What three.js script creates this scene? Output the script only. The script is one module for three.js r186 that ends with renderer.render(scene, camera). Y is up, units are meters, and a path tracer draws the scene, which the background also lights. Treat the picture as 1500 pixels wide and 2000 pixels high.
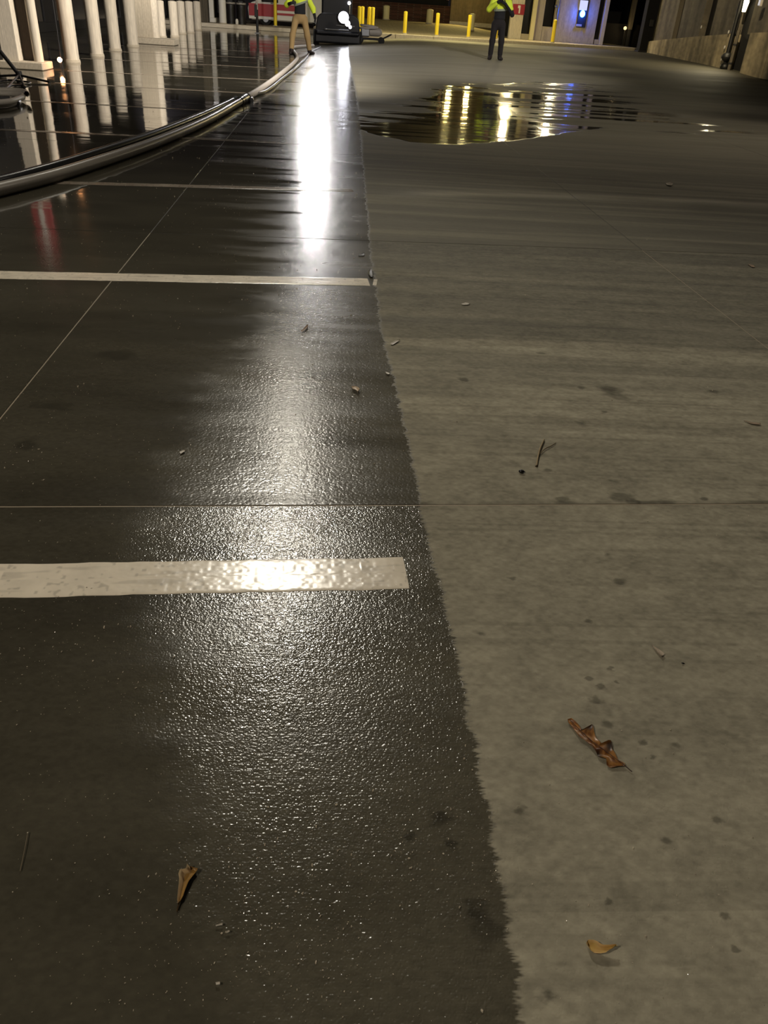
import * as THREE from 'three';
import { RoundedBoxGeometry } from 'three/addons/geometries/RoundedBoxGeometry.js';
import { mergeGeometries } from 'three/addons/utils/BufferGeometryUtils.js';
import { MarchingCubes } from 'three/addons/objects/MarchingCubes.js';
import { RectAreaLightUniformsLib } from 'three/addons/lights/RectAreaLightUniformsLib.js';

// ------------------------------------------------------------------ camera, sky, exposure
const V = (x, y, z) => new THREE.Vector3(x, y, z);
const CAM_H = 1.38, FOCAL = 1502, rad = THREE.MathUtils.degToRad;
const PITCH = rad(33.2), ROLL = rad(4.0), YAW = rad(4.3);
const scene = new THREE.Scene();
const camera = new THREE.PerspectiveCamera(2 * THREE.MathUtils.radToDeg(Math.atan(1000 / FOCAL)), 1500 / 2000, 0.05, 400);
const FWD = V(Math.sin(YAW) * Math.cos(PITCH), -Math.sin(PITCH), -Math.cos(YAW) * Math.cos(PITCH));
const R0 = V(Math.cos(YAW), 0, Math.sin(YAW)), U0 = R0.clone().cross(FWD);
const RIGHT = R0.clone().multiplyScalar(Math.cos(ROLL)).addScaledVector(U0, Math.sin(ROLL));
const UP = U0.clone().multiplyScalar(Math.cos(ROLL)).addScaledVector(R0, -Math.sin(ROLL));
camera.position.set(0, CAM_H, 0);
camera.setRotationFromMatrix(new THREE.Matrix4().makeBasis(RIGHT, UP, FWD.clone().negate()));
scene.add(camera);
scene.background = new THREE.Color().setRGB(0.0075, 0.0064, 0.0064);   // overcast city night
const renderer = new THREE.WebGLRenderer({ antialias: true });
renderer.toneMapping = THREE.LinearToneMapping;
renderer.toneMappingExposure = 1.0;
renderer.shadowMap.enabled = true;
RectAreaLightUniformsLib.init();

// lamp strengths (candela); wash, side, lane, van, canopy and right are added lamps
const LAMP = { flood: 80, head: 2, pole: 185, poleB: 48, wash: 900, lot: 92, side: 34, lane: 650, van: 1200, canopy: 40, wallLamp: 26, booth: 60, blue: 3.2, wall: 30, amber: 0.35, right: 260 };

// ------------------------------------------------------------------ seeded noise and small maths
const clamp = (x, a = 0, b = 1) => (x < a ? a : x > b ? b : x), mix = (a, b, t) => a + (b - a) * t;
const sstep = (a, b, x) => { const t = clamp((x - a) / (b - a)); return t * t * (3 - 2 * t); };
const smooth = sstep;
function rng(seed) { let s = seed >>> 0; return () => { s = (s + 0x6d2b79f5) | 0; let t = Math.imul(s ^ (s >>> 15), 1 | s); t = (t + Math.imul(t ^ (t >>> 7), 61 | t)) ^ t; return ((t ^ (t >>> 14)) >>> 0) / 4294967296; }; }
const NT = new Float32Array(65536); { const r = rng(77); for (let i = 0; i < 65536; i++) NT[i] = r(); }
function vn(x, y) {
  const xi = Math.floor(x), yi = Math.floor(y), fx = x - xi, fy = y - yi;
  const u = fx * fx * (3 - 2 * fx), v = fy * fy * (3 - 2 * fy);
  const r0 = ((yi * 157) & 255) << 8, r1 = (((yi + 1) * 157) & 255) << 8, c0 = (xi + (yi * 91)) & 255, c1 = (xi + 1 + yi * 91) & 255, d0 = (xi + (yi + 1) * 91) & 255, d1 = (xi + 1 + (yi + 1) * 91) & 255;
  const a = NT[r0 + c0], b = NT[r0 + c1], c = NT[r1 + d0], d = NT[r1 + d1];
  return a + (b - a) * u + (c - a + (a - b - c + d) * u) * v;
}
const fbm = (x, y, o = 4) => { let s = 0, a = 0.5, n = 0; for (let i = 0; i < o; i++) { s += a * vn(x, y); n += a; a *= 0.5; x = x * 2.03 + 17.1; y = y * 2.03 + 5.7; } return s / n; };
function curve(pts) {                                   // piecewise linear y(x) through sorted pairs
  const p = pts.slice().sort((a, b) => a[0] - b[0]);
  return (x) => { if (x <= p[0][0]) return p[0][1]; for (let i = 1; i < p.length; i++) if (x <= p[i][0]) return mix(p[i - 1][1], p[i][1], (x - p[i - 1][0]) / (p[i][0] - p[i - 1][0])); return p[p.length - 1][1]; };
}

// ------------------------------------------------------------------ survey: from a reading in the photograph to a place on the ground
const rise = (x, z) => 0.30 * smooth(15, 34, -z) * smooth(-1.5, 3.5, x);         // the deck climbs gently towards the far right
const rayOf = (px, py) => RIGHT.clone().multiplyScalar((px - 750) / FOCAL).addScaledVector(UP, (1000 - py) / FOCAL).add(FWD);
function ground(px, py, lift = 0) {
  const d = rayOf(px, py); let t = -CAM_H / d.y, x = 0, z = 0;
  for (let i = 0; i < 12; i++) { x = d.x * t; z = d.z * t; t = (rise(x, z) + lift - CAM_H) / d.y; }
  return V(d.x * t, rise(d.x * t, d.z * t) + lift, d.z * t);
}
const atZ = (px, py, z) => { const d = rayOf(px, py), t = z / d.z; return V(d.x * t, CAM_H + d.y * t, z); };
function onLine(px, py, A, B) {                          // where that sight line crosses the upright plane over A-B (x, z pairs)
  const d = rayOf(px, py), ex = B[0] - A[0], ez = B[1] - A[1];
  const t = (A[0] * ez - A[1] * ex) / (d.x * ez - d.z * ex);
  return V(d.x * t, CAM_H + d.y * t, d.z * t);
}

// ------------------------------------------------------------------ scene helpers
const used = new Map();
function numbered(name) { const n = used.get(name) || 0; used.set(name, n + 1); return n ? `${name}_${String(n).padStart(3, '0')}` : name; }
function shade(o) { o.traverse((m) => { if (m.isMesh) { m.castShadow = true; m.receiveShadow = true; } }); return o; }
function mesh(name, geo, mat, parent) { const m = new THREE.Mesh(Array.isArray(geo) ? mergeAll(geo) : geo, mat); m.name = parent === scene ? numbered(name) : name; m.castShadow = m.receiveShadow = true; parent.add(m); return m; }
function thing(name, label, category, pos = [0, 0, 0], turn = 0, group) {
  const g = new THREE.Group(); g.name = numbered(name); g.position.set(...pos); g.rotation.y = turn; scene.add(g);
  g.userData = { label, category }; if (group) g.userData.group = group; return g;
}
function copyOf(src, name, label, pos, turn = 0, group) { const c = src.clone(); c.name = numbered(name); c.position.set(...pos); c.rotation.y = turn; c.userData = { ...src.userData, label }; if (group) c.userData.group = group; scene.add(c); return c; }
function struct(name, parent = scene) { const g = new THREE.Group(); g.name = parent === scene ? numbered(name) : name; if (parent === scene) g.userData.kind = 'structure'; parent.add(g); return g; }
function mergeAll(list) { return mergeGeometries(list.map((g) => { const h = g.index ? g.toNonIndexed() : g; for (const k of Object.keys(h.attributes)) if (!['position', 'normal', 'uv'].includes(k)) h.deleteAttribute(k); return h; })); }
const box = (w, h, d, x = 0, y = 0, z = 0, r = 0.01) => new RoundedBoxGeometry(w, h, d, 2, Math.min(r, w / 2.1, h / 2.1, d / 2.1)).translate(x, y, z);
const cyl = (r1, r2, h, x = 0, y = 0, z = 0, n = 20) => new THREE.CylinderGeometry(r1, r2, h, n).translate(x, y, z);
const tube = (pts, r, seg = 40, rad_ = 10, closed = false) => new THREE.TubeGeometry(new THREE.CatmullRomCurve3(pts, closed, 'centripetal'), seg, r, rad_, closed);
const lathe = (pts, n = 28) => new THREE.LatheGeometry(pts.map((p) => new THREE.Vector2(...p)), n);
const rod = (a, b, r, n = 10) => { const d = b.clone().sub(a), g = new THREE.CylinderGeometry(r, r, d.length(), n); g.applyQuaternion(new THREE.Quaternion().setFromUnitVectors(V(0, 1, 0), d.clone().normalize())); return g.translate(...a.clone().add(b).multiplyScalar(0.5).toArray()); };

// ------------------------------------------------------------------ plain materials
function grainTex(fn, n = 256, srgb = true) {             // small tiling texture from fn(u, v) -> [r, g, b]
  const d = new Uint8Array(n * n * 4);
  for (let j = 0; j < n; j++) for (let i = 0; i < n; i++) { const c = fn(i / n, j / n); for (let k = 0; k < 3; k++) d[(j * n + i) * 4 + k] = clamp(c[k]) * 255; d[(j * n + i) * 4 + 3] = 255; }
  const t = new THREE.DataTexture(d, n, n); t.wrapS = t.wrapT = THREE.RepeatWrapping; t.magFilter = THREE.LinearFilter; if (srgb) t.colorSpace = THREE.SRGBColorSpace; t.needsUpdate = true; return t;
}
const std = (hex, rough = 0.6, metal = 0, o = {}) => new THREE.MeshStandardMaterial({ color: hex, roughness: rough, metalness: metal, ...o });
const glow = (hex, k) => new THREE.MeshStandardMaterial({ color: 0x222222, emissive: hex, emissiveIntensity: k, roughness: 0.4 });
const wallTex = grainTex((u, v) => { const n = 0.84 + 0.16 * fbm(u * 40, v * 40, 4), s = 0.85 + 0.15 * fbm(u * 60, v * 5, 3); const k = n * s; return [k, k * 0.985, k * 0.96]; });
const streakTex = grainTex((u, v) => { const s = fbm(u * 34, v * 3.2, 4), n = fbm(u * 70, v * 70, 3), k = clamp(0.42 + 0.75 * s + 0.25 * (n - 0.5)); return [k, k * 0.975, k * 0.93]; });
const brickTex = grainTex((u, v) => {
  const row = Math.floor(v * 16), x = u * 8 + (row & 1) * 0.5, fx = x - Math.floor(x), fy = v * 16 - row;
  const joint = fx < 0.05 || fy < 0.12, id = NT[((Math.floor(x) & 7) * 31 + row * 97) & 65535], k = 0.75 + 0.4 * id;
  return joint ? [0.5, 0.46, 0.42] : [0.42 * k, 0.28 * k, 0.22 * k];
});
const M = {
  concrete: std(0xcfc5b3, 0.85, 0, { map: wallTex }), paleConcrete: std(0xf0e7d8, 0.75, 0, { map: wallTex }), stainedConcrete: std(0xb3a88e, 0.9, 0, { map: streakTex }),
  greyPanel: std(0x6f695f, 0.85, 0, { map: streakTex }), beige: std(0x9a8a6c, 0.85, 0, { map: wallTex }), brick: std(0xb9aca4, 0.9, 0, { map: brickTex }),
  isle: std(0x9d927a, 0.85, 0, { map: wallTex }), panelDark: std(0x574c41, 0.85, 0, { map: wallTex }),
  black: std(0x0c0c0d, 0.5), darkGlass: std(0x0b0a10, 0.18), voidBlack: std(0x0a0a0c, 0.9), nearBlack: std(0x161518, 0.7), darkFacade: std(0x1c181a, 0.8, 0, { map: wallTex }),
  yellow: std(0xf8dc36, 0.5), cream: std(0xd8cd9e, 0.6), white: std(0xe2dfd8, 0.5), vanWhite: std(0xdcdad6, 0.35), red: std(0xa3202c, 0.45), signRed: std(0x9c1f33, 0.5),
  rubber: std(0x111112, 0.28), tyre: std(0x141414, 0.85), machine: std(0x15161b, 0.32), machineDark: std(0x0c0d10, 0.5), chrome: std(0xc9ccd2, 0.18, 1), steel: std(0x8e9094, 0.35, 1),
  hoseGrey: std(0xa39c96, 0.6), paint: std(0xcfc4b4, 0.4), bin: std(0x1b191b, 0.45), plastic: std(0x9b958d, 0.5),
  hivis: std(0xd6ea3c, 0.75), reflective: std(0x8f9684, 0.5), khaki: std(0x9b8156, 0.9), shirt: std(0x17171a, 0.9), pants: std(0x1d191a, 0.9), boot: std(0x1f1512, 0.75), glove: std(0x101011, 0.7), skin: std(0x9a6a50, 0.6), hair: std(0x1a120d, 0.8),
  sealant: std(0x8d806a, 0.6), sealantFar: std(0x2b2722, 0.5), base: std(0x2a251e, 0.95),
};

// ------------------------------------------------------------------ the deck: what the concrete looks like at (x, z)
const zx = (list) => curve(list.map(([a, b]) => { const g = ground(a, b); return [g.z, g.x]; }));       // x as a function of z
const xz = (list) => curve(list.map(([a, b]) => { const g = ground(a, b); return [g.x, g.z]; }));       // z as a function of x
const washEdge = zx([[1022, 2000], [1002, 1850], [985, 1730], [962, 1640], [945, 1540], [920, 1420], [905, 1350], [880, 1230], [862, 1150], [846, 1100], [835, 1060], [820, 985], [805, 890], [790, 830], [770, 740], [757, 690], [746, 640], [735, 560], [724, 480], [716, 400], [711, 330], [706, 270], [700, 200], [690, 150], [680, 110]]);
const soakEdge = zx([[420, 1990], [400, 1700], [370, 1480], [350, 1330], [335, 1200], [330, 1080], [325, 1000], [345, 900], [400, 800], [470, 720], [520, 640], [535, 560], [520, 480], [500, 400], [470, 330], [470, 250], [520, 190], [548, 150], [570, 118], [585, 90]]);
const dampFront = xz([[735, 655], [850, 662], [1000, 666], [1200, 674], [1350, 684], [1500, 694]]);
const poolFront = xz([[700, 252], [740, 266], [800, 278], [900, 283], [1000, 276], [1100, 262], [1180, 250], [1250, 240], [1400, 226]]);
const poolBack = xz([[715, 214], [760, 210], [820, 192], [870, 168], [1000, 156], [1100, 156], [1250, 170], [1400, 186]]);
const residue = xz([[712, 380], [800, 378], [950, 378], [1100, 384], [1250, 390], [1500, 401]]);
const PATCH = ground(1345, 250);
const SPOTS = [[1187, 1083, 9], [1150, 1213, 8], [1192, 1305, 8], [1150, 1325, 8], [1173, 1340, 11], [1205, 1333, 6], [1165, 1365, 14], [1183, 1412, 15], [940, 1238, 14], [1255, 1450, 9], [1275, 1478, 7], [1320, 1455, 12], [1018, 1585, 15], [1400, 1600, 14], [1190, 1760, 10], [1300, 1640, 12], [1070, 1945, 16], [1415, 1790, 12], [1437, 1855, 10],
  [905, 742, 12], [1192, 760, 26], [1200, 770, 34], [1135, 826, 12], [1393, 765, 10], [1135, 757, 9], [1070, 918, 12], [1200, 940, 9], [1180, 805, 7], [1100, 975, 14], [1215, 970, 22], [1240, 980, 14], [1375, 974, 8], [1060, 690, 10], [1000, 1130, 8], [1210, 1136, 13],
  [225, 692, 44], [100, 792, 38], [50, 868, 30], [620, 735, 40], [600, 755, 46], [400, 1075, 46], [930, 1775, 34], [950, 1815, 44], [880, 1650, 14], [800, 1632, 14], [860, 1600, 20]].map(([a, b, r]) => { const g = ground(a, b), e = ground(a + r, b); return [g.x, g.z, e.x - g.x, a < 780 ? 0.35 : r > 30 ? 0.34 : 0.48]; });
const out5 = [0, 0, 0, 0, 0, 0, 0];
function look(x, z, fine) {
  const jag = (vn(x * 30, z * 130) - 0.5) * 0.012 + (vn(x * 5, z * 24 + 9) - 0.5) * 0.016 + (fine ? (vn(x * 90, z * 420) - 0.5) * 0.014 : 0);
  const we = washEdge(z) + jag * (1 + 0.05 * -z), far = smooth(-8, -13, z);
  const w = smooth(-0.007 - 0.02 * far, 0.007 + 0.02 * far, we - x);                                   // hosed side
  const streak = fbm(x * 0.55 + 3, z * 5.5, 4), streak2 = fbm(x * 0.25, z * 1.7 + 40, 4), cloud = fbm(x * 2.1, z * 5 + 11, 4);
  // unwashed side
  const trowel = fbm(x * 0.3 + 9, z * 10, 4), df = smooth(-0.012, 0.028, dampFront(x) - z + (vn(x * 1.4, z * 3) - 0.5) * 0.05 + (vn(x * 9, z * 20) - 0.5) * 0.03);
  let damp = df * (0.72 + 0.24 * smooth(-4.6, -6, z) + 0.5 * (streak - 0.5)) + (1 - df) * smooth(-1.2, -3.2, z) * (0.18 + 0.9 * (streak - 0.42)) * smooth(0.46, 0.62, streak);
  damp = clamp(damp);
  const kf = 1 + (cloud - 0.5) * 0.34 + (streak - 0.5) * 0.22 + (fine ? (fbm(x * 60, z * 90, 3) - 0.5) * 0.5 + (fbm(x * 14 + 3, z * 22, 3) - 0.5) * 0.4 : (vn(x * 40, z * 60) - 0.5) * 0.12);
  const bands = smooth(-1.9, -2.9, z) * smooth(-16, -9, z);
  damp = clamp(damp + df * 1.5 * (trowel - 0.5) * bands - 0.05 * df);
  let k = (1 + 0.55 * (trowel - 0.5) * bands) * mix(0.30, mix(0.115, 0.1, smooth(-4.6, -7, z)), damp) * kf;
  if (fine) k *= 1 - 0.16 * smooth(0.66, 0.8, vn(x * 0.8 + 3, z * 62)) * (0.4 + 0.6 * vn(x * 3, z * 9));
  let rough = mix(0.9, 0.8, damp);
  let bump = 0;
  // residue band along the next bay line
  const rz = residue(x), rb = Math.exp(-(((z - rz) / 0.13) ** 2)) * smooth(0.2, 0.9, x) * (0.4 + 0.8 * vn(x * 2.3, z * 9));
  k *= 1 + 0.8 * rb; rough = mix(rough, 0.42, rb * 0.8);
  // standing water on the drive lane
  const wob = (vn(x * 1.7, z * 2.2) - 0.5) * 0.5 + (vn(x * 0.6, z * 7 + 3) - 0.5) * 0.5;
  const fr = smooth(-0.06, 0.12, poolFront(x) - z + wob * 0.25), bk = smooth(-0.3, 0.6, z - poolBack(x) + wob * 2.4);
  let pool = x > we - 0.3 ? fr * bk * smooth(7.2, 5.2, x) : 0;
  const deep = smooth(0.0, 1.6, z - poolBack(x) - 1.0 + wob * 2);
  const reach = fbm(x * 0.45 + 20, z * 3.4, 3);
  pool *= mix(1, smooth(0.47, 0.55, reach), smooth(2.4, 3.8, x));
  if (x > we) { const q = Math.hypot((x - PATCH.x) / 1.3, (z - PATCH.z) / 1.5); pool = Math.max(pool, smooth(1, 0.5, q) * smooth(0.46, 0.54, reach)); }
  pool *= mix(smooth(0.44, 0.56, fbm(x * 0.5, z * 3.1 + 70, 3)), 1, deep);
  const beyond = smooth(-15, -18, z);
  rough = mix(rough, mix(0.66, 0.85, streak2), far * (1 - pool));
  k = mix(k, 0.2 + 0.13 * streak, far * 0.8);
  k *= mix(1, 0.24, smooth(5.5, 9.5, x + (vn(x * 0.4, z * 0.6) - 0.5) * 4) * smooth(-11, -15, z));  // paving by the right wall darkened in colour to offset the flood there
  rough = mix(rough, 0.07, pool); k = mix(k, 0.06, pool);
  // washed side
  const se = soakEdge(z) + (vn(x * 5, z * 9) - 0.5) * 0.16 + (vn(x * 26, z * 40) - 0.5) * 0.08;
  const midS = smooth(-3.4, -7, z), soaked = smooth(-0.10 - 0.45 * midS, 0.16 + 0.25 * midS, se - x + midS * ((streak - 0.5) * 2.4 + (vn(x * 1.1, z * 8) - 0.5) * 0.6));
  const wetDimK = mix(0.086, mix(0.062, 0.047, smooth(-3.5, -8, z)), soaked) * (1 + (cloud - 0.5) * 0.5 + (streak - 0.5) * 0.4) * (fine ? 1 + (fbm(x * 70, z * 110, 3) - 0.5) * 0.4 : 1);  // soaked side darkened beyond wetness, standing in for light falling off leftwards
  const film = fbm(x * 3 + 50, z * 12, 3);
  let wetR = mix(0.175 + 0.14 * (film - 0.5), 0.15 + 0.1 * (film - 0.5), soaked);
  const mid = smooth(-3.2, -6.8, z);
  wetR = mix(wetR, mix(0.15 + 0.14 * (streak - 0.5), 0.05, soaked), mid);
  wetR = mix(wetR, mix(0.15 + 0.04 * smooth(0.4, 0.7, streak2), 0.05 + 0.05 * smooth(0.5, 0.65, streak2), soaked), far);
  wetR = mix(mix(0.19 + 0.07 * smooth(-2.0, -5, z) + 0.14 * (film - 0.5), 0.25 + 0.12 * (streak - 0.5), mid), wetR, soaked);
  k = mix(k, wetDimK, w); rough = mix(rough, wetR, w);
  // drips, scuffs, damp blots
  for (const s of SPOTS) { const dx = x - s[0], dz = z - s[1]; if (Math.abs(dx) < s[2] * 3 && Math.abs(dz) < s[2] * 3) { const f1 = 0.9 / s[2], q = Math.hypot(dx, dz * 1.25) / s[2]; k *= 1 - s[3] * smooth(1.2, 0.35, q + 1.5 * (fbm(x * f1, z * f1 * 1.5 + s[0] * 7, 3) - 0.5)); } }
  // relief: broom lines across the lane, pits and grain; a thin film of water levels it, standing water only ripples
  const grainA = mix(1, mix(1.35, 0.4, soaked), w) * (1 - pool) * (1 - 0.75 * mid * w);
  if (fine) bump = grainA * (0.00032 * (vn(x * 400, z * 400) - 0.5) + 0.0013 * Math.pow(Math.max(0, vn(x * 310 + 4, z * 310) - 0.52), 1.5) + 0.00018 * (vn(x * 30, z * 520) - 0.5) + 0.00024 * (vn(x * 150 + 7, z * 170) - 0.5));
  else bump = grainA * (0.0004 * (vn(x * 120, z * 130) - 0.5) + 0.0003 * (vn(x * 12, z * 120) - 0.5)) * smooth(-20, -12, z);
  const still = Math.max(pool, w * soaked * mid, far * 0.5 * (1 - w * (1 - soaked)));
  bump += still * (0.0011 * vn(x * 1.6, z * 4.2 + 5) + 0.0004 * vn(x * 5, z * 11));
  bump += (1 - still) * w * mid * 0.0005 * vn(x * 3, z * 16);
  bump += pool * 0.0026 * vn(x * 1.1 + 31, z * 5.2);
  const jz = z + 2.135 + 0.06 * x; bump -= 0.0030 * Math.exp(-((jz / 0.05) ** 2)) + 0.0012 * Math.exp(-(((jz - 0.13) / 0.05) ** 2)) * w;
  k *= 1 - (0.1 + 0.45 * smooth(0.45, 0.7, vn(x * 14, z * 3 + 2))) * Math.exp(-(((jz + 0.012) / 0.011) ** 2)) * (1 - w);
  const warm = mix(1, 0.94, w);
  out5[0] = k; out5[1] = k * mix(0.925, 0.91, w); out5[2] = k * mix(0.69, 0.68, w) * warm; out5[3] = clamp(rough, 0.03, 1); out5[4] = bump; out5[5] = mix(mix(0.22, 0.46, damp), 1, Math.max(w, pool)); out5[6] = w * (1 - soaked) * mid * 0.55;
  return out5;
}
const toS = (c) => (c <= 0.0031308 ? 12.92 * c : 1.055 * Math.pow(c, 1 / 2.4) - 0.055);
const SRGB = new Uint8Array(4097); for (let i = 0; i <= 4096; i++) SRGB[i] = Math.round(255 * toS(i / 4096));
function zone(x0, x1, z0, z1, w, h, fine) {
  const coat = new Uint8Array(w * h), col = new Uint8Array(w * h * 4), pack = new Float32Array(w * h * 4);
  for (let j = 0; j < h; j++) for (let i = 0; i < w; i++) {
    const o = look(mix(x0, x1, (i + 0.5) / w), mix(z0, z1, (j + 0.5) / h), fine), p = (j * w + i) * 4;
    for (let c = 0; c < 3; c++) col[p + c] = SRGB[(clamp(o[c]) * 4096) | 0];
    col[p + 3] = 255; pack[p] = o[4] + 0.002; pack[p + 1] = o[3]; pack[p + 3] = o[5]; coat[p >> 2] = clamp(o[6]) * 255;
  }
  const tx = (d, type, cs, f = THREE.RGBAFormat) => { const t = new THREE.DataTexture(d, w, h, f, type); t.wrapS = t.wrapT = THREE.MirroredRepeatWrapping; t.magFilter = THREE.LinearFilter; if (cs) t.colorSpace = cs; t.needsUpdate = true; return t; };
  const map = tx(col, THREE.UnsignedByteType, THREE.SRGBColorSpace), pk = tx(pack, THREE.FloatType);
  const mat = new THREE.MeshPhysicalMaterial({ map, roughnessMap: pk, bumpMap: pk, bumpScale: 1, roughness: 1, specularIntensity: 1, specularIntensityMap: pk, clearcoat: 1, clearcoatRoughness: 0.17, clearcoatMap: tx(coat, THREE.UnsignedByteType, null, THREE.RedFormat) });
  return { mat, uv: (x, z) => [(x - x0) / (x1 - x0), (z - z0) / (z1 - z0)] };
}
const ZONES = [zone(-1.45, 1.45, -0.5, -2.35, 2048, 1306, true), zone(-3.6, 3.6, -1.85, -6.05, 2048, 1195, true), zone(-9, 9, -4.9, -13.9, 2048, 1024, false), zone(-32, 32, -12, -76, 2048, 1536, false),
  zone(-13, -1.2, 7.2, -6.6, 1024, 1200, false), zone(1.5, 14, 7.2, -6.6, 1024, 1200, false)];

// ------------------------------------------------------------------ the deck: slabs between joints, sealant, bay lines
const floor = struct('floor');
const TILT = -0.06, rowZ = [7.0, 2.3, -2.135, -5.58, -9.28, -13.0];
const colX = [[-11.9, 0.016], [-8.35, 0.016], [-4.8, 0.016], [-1.232, 0.016], [2.345, 0.026], [5.9, 0.02], [9.45, 0.02], [13.0, 0.02]];
const corner = (r, c) => { let z = rowZ[r], x = 0; for (let i = 0; i < 4; i++) { x = colX[c][0] + colX[c][1] * z; z = rowZ[r] + TILT * x; } return [x, z]; };
const GAP = 0.0022, THICK = 0.12;
function slabGeo(q, uv) {                                // q: four corners, counter-clockwise seen from above
  const cx = (q[0][0] + q[1][0] + q[2][0] + q[3][0]) / 4, cz = (q[0][1] + q[1][1] + q[2][1] + q[3][1]) / 4;
  const inset = (d) => q.map(([x, z]) => [x - Math.sign(x - cx) * d, z - Math.sign(z - cz) * d]);
  const rings = [[inset(GAP + 0.003), 0], [inset(GAP), -0.0035], [inset(GAP), -THICK]], pos = [], uvs = [];
  const put = (p, y) => { pos.push(p[0], y, p[1]); uvs.push(...uv(p[0], p[1])); };
  const quad = (a, ya, b, yb, c, yc, d, yd) => { put(a, ya); put(b, yb); put(c, yc); put(a, ya); put(c, yc); put(d, yd); };
  const t = rings[0][0]; quad(t[0], 0, t[1], 0, t[2], 0, t[3], 0);
  for (let r = 0; r < 2; r++) for (let i = 0; i < 4; i++) { const [A, ya] = rings[r], [B, yb] = rings[r + 1], j = (i + 1) % 4; quad(A[i], ya, B[i], yb, B[j], yb, A[j], ya); }
  const g = new THREE.BufferGeometry(); g.setAttribute('position', new THREE.Float32BufferAttribute(pos, 3)); g.setAttribute('uv', new THREE.Float32BufferAttribute(uvs, 2)); g.computeVertexNormals(); return g;
}
for (let r = 0; r < rowZ.length - 1; r++) for (let c = 0; c < colX.length - 1; c++) {
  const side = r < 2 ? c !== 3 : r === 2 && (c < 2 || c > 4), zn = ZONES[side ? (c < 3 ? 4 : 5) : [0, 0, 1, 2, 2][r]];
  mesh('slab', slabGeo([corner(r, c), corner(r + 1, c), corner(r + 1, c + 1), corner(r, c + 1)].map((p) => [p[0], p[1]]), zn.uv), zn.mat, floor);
}
{ // bed under the slabs, seen only down the joints
  const s = new THREE.BoxGeometry(26, 0.06, 21).translate(0.5, -THICK - 0.03, -3.2); mesh('slab_bed', s, M.base, floor);
  const seal = (a, b) => { const A = V(a[0], -0.0046, a[1]), B = V(b[0], -0.0046, b[1]), L = A.distanceTo(B), g = new THREE.BoxGeometry(L, 0.006, GAP * 2 + 0.001); g.rotateY(-Math.atan2(B.z - A.z, B.x - A.x)); g.translate(...A.add(B).multiplyScalar(0.5).toArray()); return g; };
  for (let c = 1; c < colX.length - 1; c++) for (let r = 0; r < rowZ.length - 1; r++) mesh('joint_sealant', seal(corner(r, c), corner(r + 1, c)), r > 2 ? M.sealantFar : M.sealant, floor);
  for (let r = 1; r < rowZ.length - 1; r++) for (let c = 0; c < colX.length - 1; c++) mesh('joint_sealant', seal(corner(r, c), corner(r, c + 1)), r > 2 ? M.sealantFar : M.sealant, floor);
}
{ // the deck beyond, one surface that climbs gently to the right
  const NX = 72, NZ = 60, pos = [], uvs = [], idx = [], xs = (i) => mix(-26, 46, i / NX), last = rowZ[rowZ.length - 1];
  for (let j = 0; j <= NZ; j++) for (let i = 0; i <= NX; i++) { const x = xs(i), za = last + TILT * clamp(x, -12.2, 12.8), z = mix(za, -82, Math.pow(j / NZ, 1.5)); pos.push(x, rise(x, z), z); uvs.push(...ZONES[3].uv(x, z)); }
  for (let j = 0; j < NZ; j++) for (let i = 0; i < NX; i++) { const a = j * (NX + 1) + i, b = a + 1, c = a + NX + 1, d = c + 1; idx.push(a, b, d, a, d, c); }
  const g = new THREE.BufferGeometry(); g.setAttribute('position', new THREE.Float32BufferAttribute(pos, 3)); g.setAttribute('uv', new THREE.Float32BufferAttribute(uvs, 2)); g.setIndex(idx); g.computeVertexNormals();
  mesh('far_pavement', g, ZONES[3].mat, floor);
}
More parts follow.
